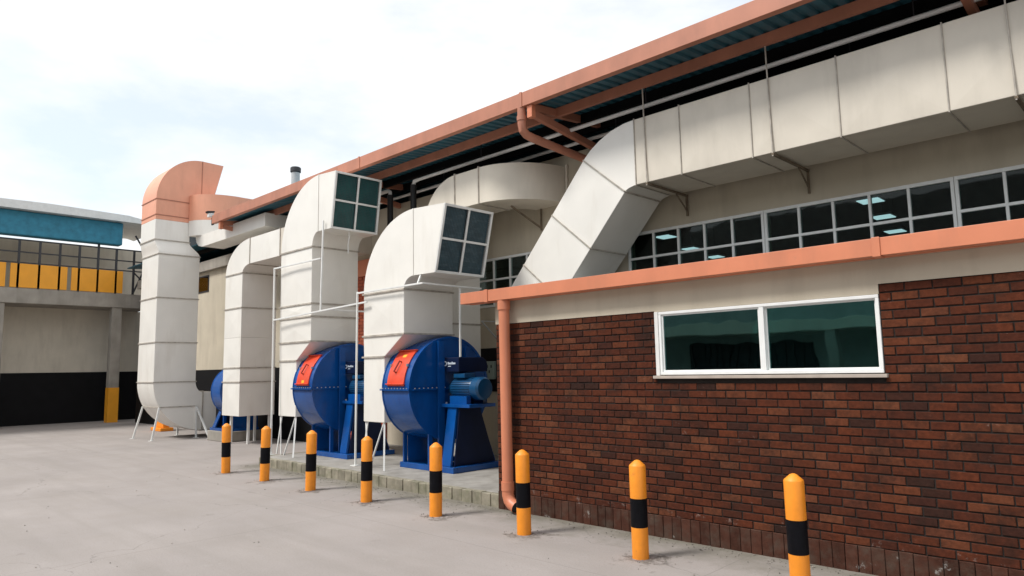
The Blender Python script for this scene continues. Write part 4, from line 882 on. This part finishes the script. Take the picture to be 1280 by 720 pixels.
# ================================================================== PIPES UNDER THE EAVES
def pipe(name, label, pts, r, m, cat='pipe'):
    t = thing(name, label, cat, pts[0])
    f = MB(); f.tube(pts, r, 12); f.build('pipe_run', m, t)
    return t
p1 = pipe('conduit_pipe', 'long white pipe running under the eaves above the large overhead duct', [(4.8, 9.62, 6.26), (-12.3, 9.62, 6.26)], 0.036, 'steel_pipe')
f = MB(); f.tube([(-12.3, 9.62, 6.26), (-12.42, 9.62, 6.25), (-12.46, 9.62, 6.17)], 0.045, 12); f.build('elbow', 'steel_pipe', p1)
f = MB(); f.tube([(-12.46, 9.62, 6.17), (-12.46, 9.62, 5.35)], 0.07, 12); f.build('insulated_drop', 'black_ins', p1)
f = MB(); f.tube([(-12.46, 9.62, 5.35), (-12.46, 9.62, 5.2), (-12.40, 9.62, 5.12), (-11.9, 9.62, 5.1)], 0.05, 12); f.build('drop_end', 'steel_pipe', p1)
for xx in (-2.2, -6.2, -10.2):
    f = MB(); f.bar((xx, 9.62, 6.29), (xx, 9.62, zr(9.62)), 0.014); f.build('hanger', 'dark_steel', p1, smooth=0)
p2 = pipe('conduit_pipe', 'second white pipe set back under the eaves nearer the wall', [(4.8, 10.30, 6.27), (-20.0, 10.30, 6.27)], 0.034, 'steel_pipe')
for xx in (-3.2, -7.3, -12.2, -17):
    f = MB(); f.bar((xx, 10.30, 6.30), (xx, 10.30, zr(10.3)), 0.014); f.build('hanger', 'dark_steel', p2, smooth=0)
p3 = pipe('drain_pipe', 'black lagged pipe dropping beside the tall stack with white ends', [(-13.35, 9.62, 6.1), (-13.35, 9.62, 5.35)], 0.07, 'black_ins')
f = MB(); f.tube([(-13.9, 9.62, 6.22), (-13.42, 9.62, 6.22), (-13.36, 9.62, 6.18), (-13.35, 9.62, 6.08)], 0.045, 12); f.build('elbow', 'steel_pipe', p3)
f = MB(); f.tube([(-13.35, 9.62, 5.36), (-13.35, 9.62, 5.22), (-13.30, 9.62, 5.15), (-13.0, 9.62, 5.12)], 0.05, 12); f.build('drop_end', 'steel_pipe', p3)
f = MB(); f.bar((-13.9, 9.62, 6.24), (-13.9, 9.62, zr(9.62)), 0.014); f.build('hanger', 'dark_steel', p3, smooth=0)
# spotlight clipped to the gutter end
sp = thing('floodlight', 'small dark floodlight with white face at the far end of the eaves gutter', 'light', (-20.95, 8.55, 6.6))
f = MB(); f.prism([(8.42, 6.80), (8.62, 6.83), (8.62, 6.88), (8.39, 6.85)], 'X', -21.05, -20.88); f.build('hood', 'black_ins', sp, smooth=0, bevel=0.01)
f = MB(); f.prism([(8.45, 6.68), (8.60, 6.70), (8.60, 6.825), (8.45, 6.80)], 'X', -21.03, -20.90); f.build('lamp_body', 'white', sp, smooth=0, bevel=0.01)
f = MB(); f.box(-20.98, -20.852, 8.56, 8.60, 6.45, 6.68); f.build('bracket', 'black_ins', sp, smooth=0)

# socket outlet on its black board
bd = MB(); bd.box(-11.7, -9.5, YW-0.03, YW-0.001, 1.50, 2.42)
tag(bd.build('backing_board', 'black_paint_and_shade', smooth=0, bevel=0.004), 'black board fixed to the pale wall behind the fan motor', 'board')
so_ = thing('power_socket', 'grey-green three-hole power socket on the black board', 'socket', (-10.88, YW-0.03, 1.95))
f = MB(); f.box(-11.02, -10.72, YW-0.10, YW-0.031, 1.76, 2.14); f.build('socket_box', 'socket', so_, smooth=0, bevel=0.012)
for dx, dz in ((-0.06, 0.08), (0.06, 0.08), (0.0, -0.03)):
    f = MB(); f.box(-10.87+dx-0.018, -10.87+dx+0.018, YW-0.104, YW-0.101, 1.95+dz-0.03, 1.95+dz+0.03); f.build('socket_hole', 'black_ins', so_, smooth=0)

# ================================================================== BOLLARDS
def bollard(x, y, label):
    t = thing('bollard', label, 'bollard', (x, y, 0), 'striped bollards along the yard'); r = 0.086; h = random.uniform(-0.012, 0.012)
    f = MB(); f.lathe([(r, 0), (r, 0.315)], (x, y, 0), 'Z', 28); f.build('lower_band', 'orange', t)
    f = MB(); f.lathe([(r+0.001, 0.315), (r+0.001, 0.605)], (x, y, 0), 'Z', 28); f.build('black_band', 'bband', t)
    f = MB(); f.lathe([(r, 0.605), (r, 0.922+h), (r-0.005, 0.934+h), (0.030, 0.978+h), (0.012, 0.985+h)], (x, y, 0), 'Z', 28); f.build('cap_band', 'orange', t, smooth=50)
    t.rotation_euler = (random.uniform(-.014, .014), random.uniform(-.014, .014), 0)
    return t
bl = ['orange and black bollard standing by the curved foot of the tall duct', 'orange and black bollard standing by the end of the kerb',
      'orange and black bollard in front of the fan under the tall stack', 'orange and black bollard between the two big blue fans',
      'orange and black bollard in front of the blue fan nearest the annex', 'orange and black bollard beside the salmon downpipe',
      'orange and black bollard before the brick wall just left of the window', 'orange and black bollard before the brick wall below the window']
bl[6] = 'striped bollard with dark stain at its foot, second from the downpipe'
for (x, y), lb in zip(BOLX, bl): bollard(x, y, lb)

# ================================================================== FAR BLOCK WITH GALLERY
XF = -34.0
fb = thing('gallery_block', 'far block with raised railed gallery, yellow panel and teal awning', 'building', (XF-2, 6, 0))
f = MB(); f.box(XF-8, XF-1.8, -14, 16, 0, 5.0); f.build('wall', 'cream2', fb, smooth=0)
f = MB(); f.box(XF-8, XF, -14, 11.3, 5.0, 5.62); f.build('gallery_slab', 'concrete', fb, smooth=0, bevel=0.02)
f = MB(); f.box(XF-1.795, XF-1.78, -14, 16, 0, 2.2); f.build('dado', 'black_paint_and_shade', fb, smooth=0)
for yy in (9.9, 5.6, 1.3, -3.0, -7.3):
    f = MB(); f.box(XF-0.45, XF-0.05, yy-0.2, yy+0.2, 0, 5.0); c = f.build('column', 'concrete', fb, smooth=0, bevel=0.02)
    f = MB(); f.box(XF-0.46, XF-0.04, yy-0.21, yy+0.21, 0, 1.5); f.build('column_band', 'yellow', c, smooth=0)
for yy in (10.05, 7.9, 5.75, 3.6, 1.45, -0.7):
    f = MB(); f.box(XF-0.05, XF+0.02, yy-2.0, yy, 5.64, 6.62); f.build('panel', 'yellow', fb, smooth=0, bevel=0.01)
f = MB(); f.box(XF-6, XF-4, -12, 13, 5.62, 8.3); f.build('upper_wall', 'cream2', fb, smooth=0)
y = 11.2
while y > -2:
    f = MB(); f.bar((XF-0.02, y, 5.62), (XF-0.02, y, 8.3 if abs(y-11.2) < 0.01 or abs(y-9.0) < 0.3 else 7.6), 0.08); f.build('railing_post', 'dark_steel', fb, smooth=0); y -= 0.72
for zz in (7.6, 7.1, 6.66):
    f = MB(); f.bar((XF-0.02, -2, zz), (XF-0.02, 11.2, zz), 0.05); f.build('rail', 'dark_steel', fb, smooth=0)
f = MB(); f.bar((XF-0.02, 10.5, 5.7), (XF-0.02, 11.2, 7.5), 0.06); f.bar((XF-0.02, 11.2, 5.9), (XF-0.02, 10.5, 6.6), 0.05); f.bar((XF-0.02, 10.5, 8.3), (XF-0.02, 11.4, 6.8), 0.06); f.build('gate_brace', 'dark_steel', fb, smooth=0)
f = MB(); f.box(XF-0.25, XF+0.25, -3, 9.9, 7.75, 8.75); f.build('awning', 'teal_awning', fb, smooth=0, bevel=0.05)
f = MB(); o = [(-3, 8.8), (3, 9.05), (7, 9.12), (10, 9.05), (11.2, 8.86), (11.5, 8.7)]; i_ = [(-3, 8.75), (3, 8.76), (7, 8.76), (10, 8.76), (11.2, 8.74), (11.5, 8.66)]
f.strip(o, i_, 'X', XF-3.5, XF+0.6); f.build('canopy_roof', 'white', fb, smooth=50)
f = MB(); f.lathe([(0.05, 0), (0.05, 2.6)], (XF+0.3, 11.25, 5.6), 'Z', 10); f.build('red_pole', 'red', fb)
# orange barrier foot and low dark gap below the far wall
ob = MB(); ob.box(-27.6, -26.6, 9.3, 9.75, 0.0, 0.12); ob.prism([(-27.5, 0.12), (-26.7, 0.12), (-26.85, 0.85), (-27.35, 0.85)], 'Y', 9.42, 9.64)
tag(ob.build('traffic_barrier', 'orange', smooth=0, bevel=0.02), 'small orange barrier block behind the foot of the tall duct', 'barrier')

# ================================================================== WAREHOUSE ACROSS THE YARD (mirrored in the panes)
wh = thing('warehouse', 'pale warehouse across the yard with a canopy and ribbed doors', 'building', (-8, -9.5, 0))
f = MB(); f.box(-34, 14, -16, -9.5, 0, 8.6); f.build('wall', mat('warehouse_plaster', (0.36, 0.37, 0.35), 0.9, var=0.1), wh, smooth=0)
f = MB(); f.box(-26, 8, -9.49, -7.6, 3.0, 3.4); f.build('canopy', 'cream2', wh, smooth=0, bevel=0.02)
for xx in (-22, -15, -8, -1, 6):
    f = MB(); f.box(xx-0.15, xx+0.15, -7.95, -7.65, 0, 3.0); f.build('column', 'concrete', wh, smooth=0)
for xx in (-18.5, -11.5, -4.5, 2.5):
    f = MB(); f.box(xx-2.3, xx+2.3, -9.49, -9.44, 0.0, 2.7); d = f.build('door', 'dark_steel', wh, smooth=0)
    rb = MB()
    for k in range(16): rb.box(xx-2.25+k*0.29, xx-2.25+k*0.29+0.12, -9.439, -9.40, 0.05, 2.65)
    rb.build('door_ribs', 'dark_steel', d, smooth=0, kind='stuff')
for xx in (-20, -13, -6, 1):
    f = MB(); f.box(xx-1.2, xx+1.2, -9.49, -9.46, 4.6, 6.2); f.build('window', 'dark_steel', wh, smooth=0)
# loose grit gathered along the kerb, the wall foot and the bollards
gr = MB(); rg = random.Random(3)
for i in range(1240):
    if i < 900: x, y = rg.uniform(-15, 2), 7.12-abs(rg.gauss(0, 0.16))
    elif i < 1150:
        bx, by = BOLX[i % 8]; a = rg.uniform(0, 6.28); d = 0.09+abs(rg.gauss(0, 0.12)); x, y = bx+d*math.cos(a), by+d*math.sin(a)
    else: x, y = rg.uniform(-16, 1), rg.uniform(1.5, 6.9)
    q = rg.uniform(0.004, 0.012)*(1.3 if i < 60 else 1)
    v = [(x+q*rg.uniform(.6, 1.2)*dx, y+q*rg.uniform(.6, 1.2)*dy, max(0.0005, q*0.6+q*0.6*dz)) for dx, dy, dz in ((1, 0, 0), (-1, 0, 0), (0, 1, 0), (0, -1, 0), (0, 0, 1), (0, 0, -1))]
    gr.add(v, [(0, 2, 4), (2, 1, 4), (1, 3, 4), (3, 0, 4), (2, 0, 5), (1, 2, 5), (3, 1, 5), (0, 3, 5)])
o = gr.build('grit', mat('grit', (0.20, 0.18, 0.155), 0.95, rand=0.5), smooth=0, kind='stuff'); tag(o, 'loose grey grit along the kerb and wall foot', 'grit')
bpy.context.view_layer.update()
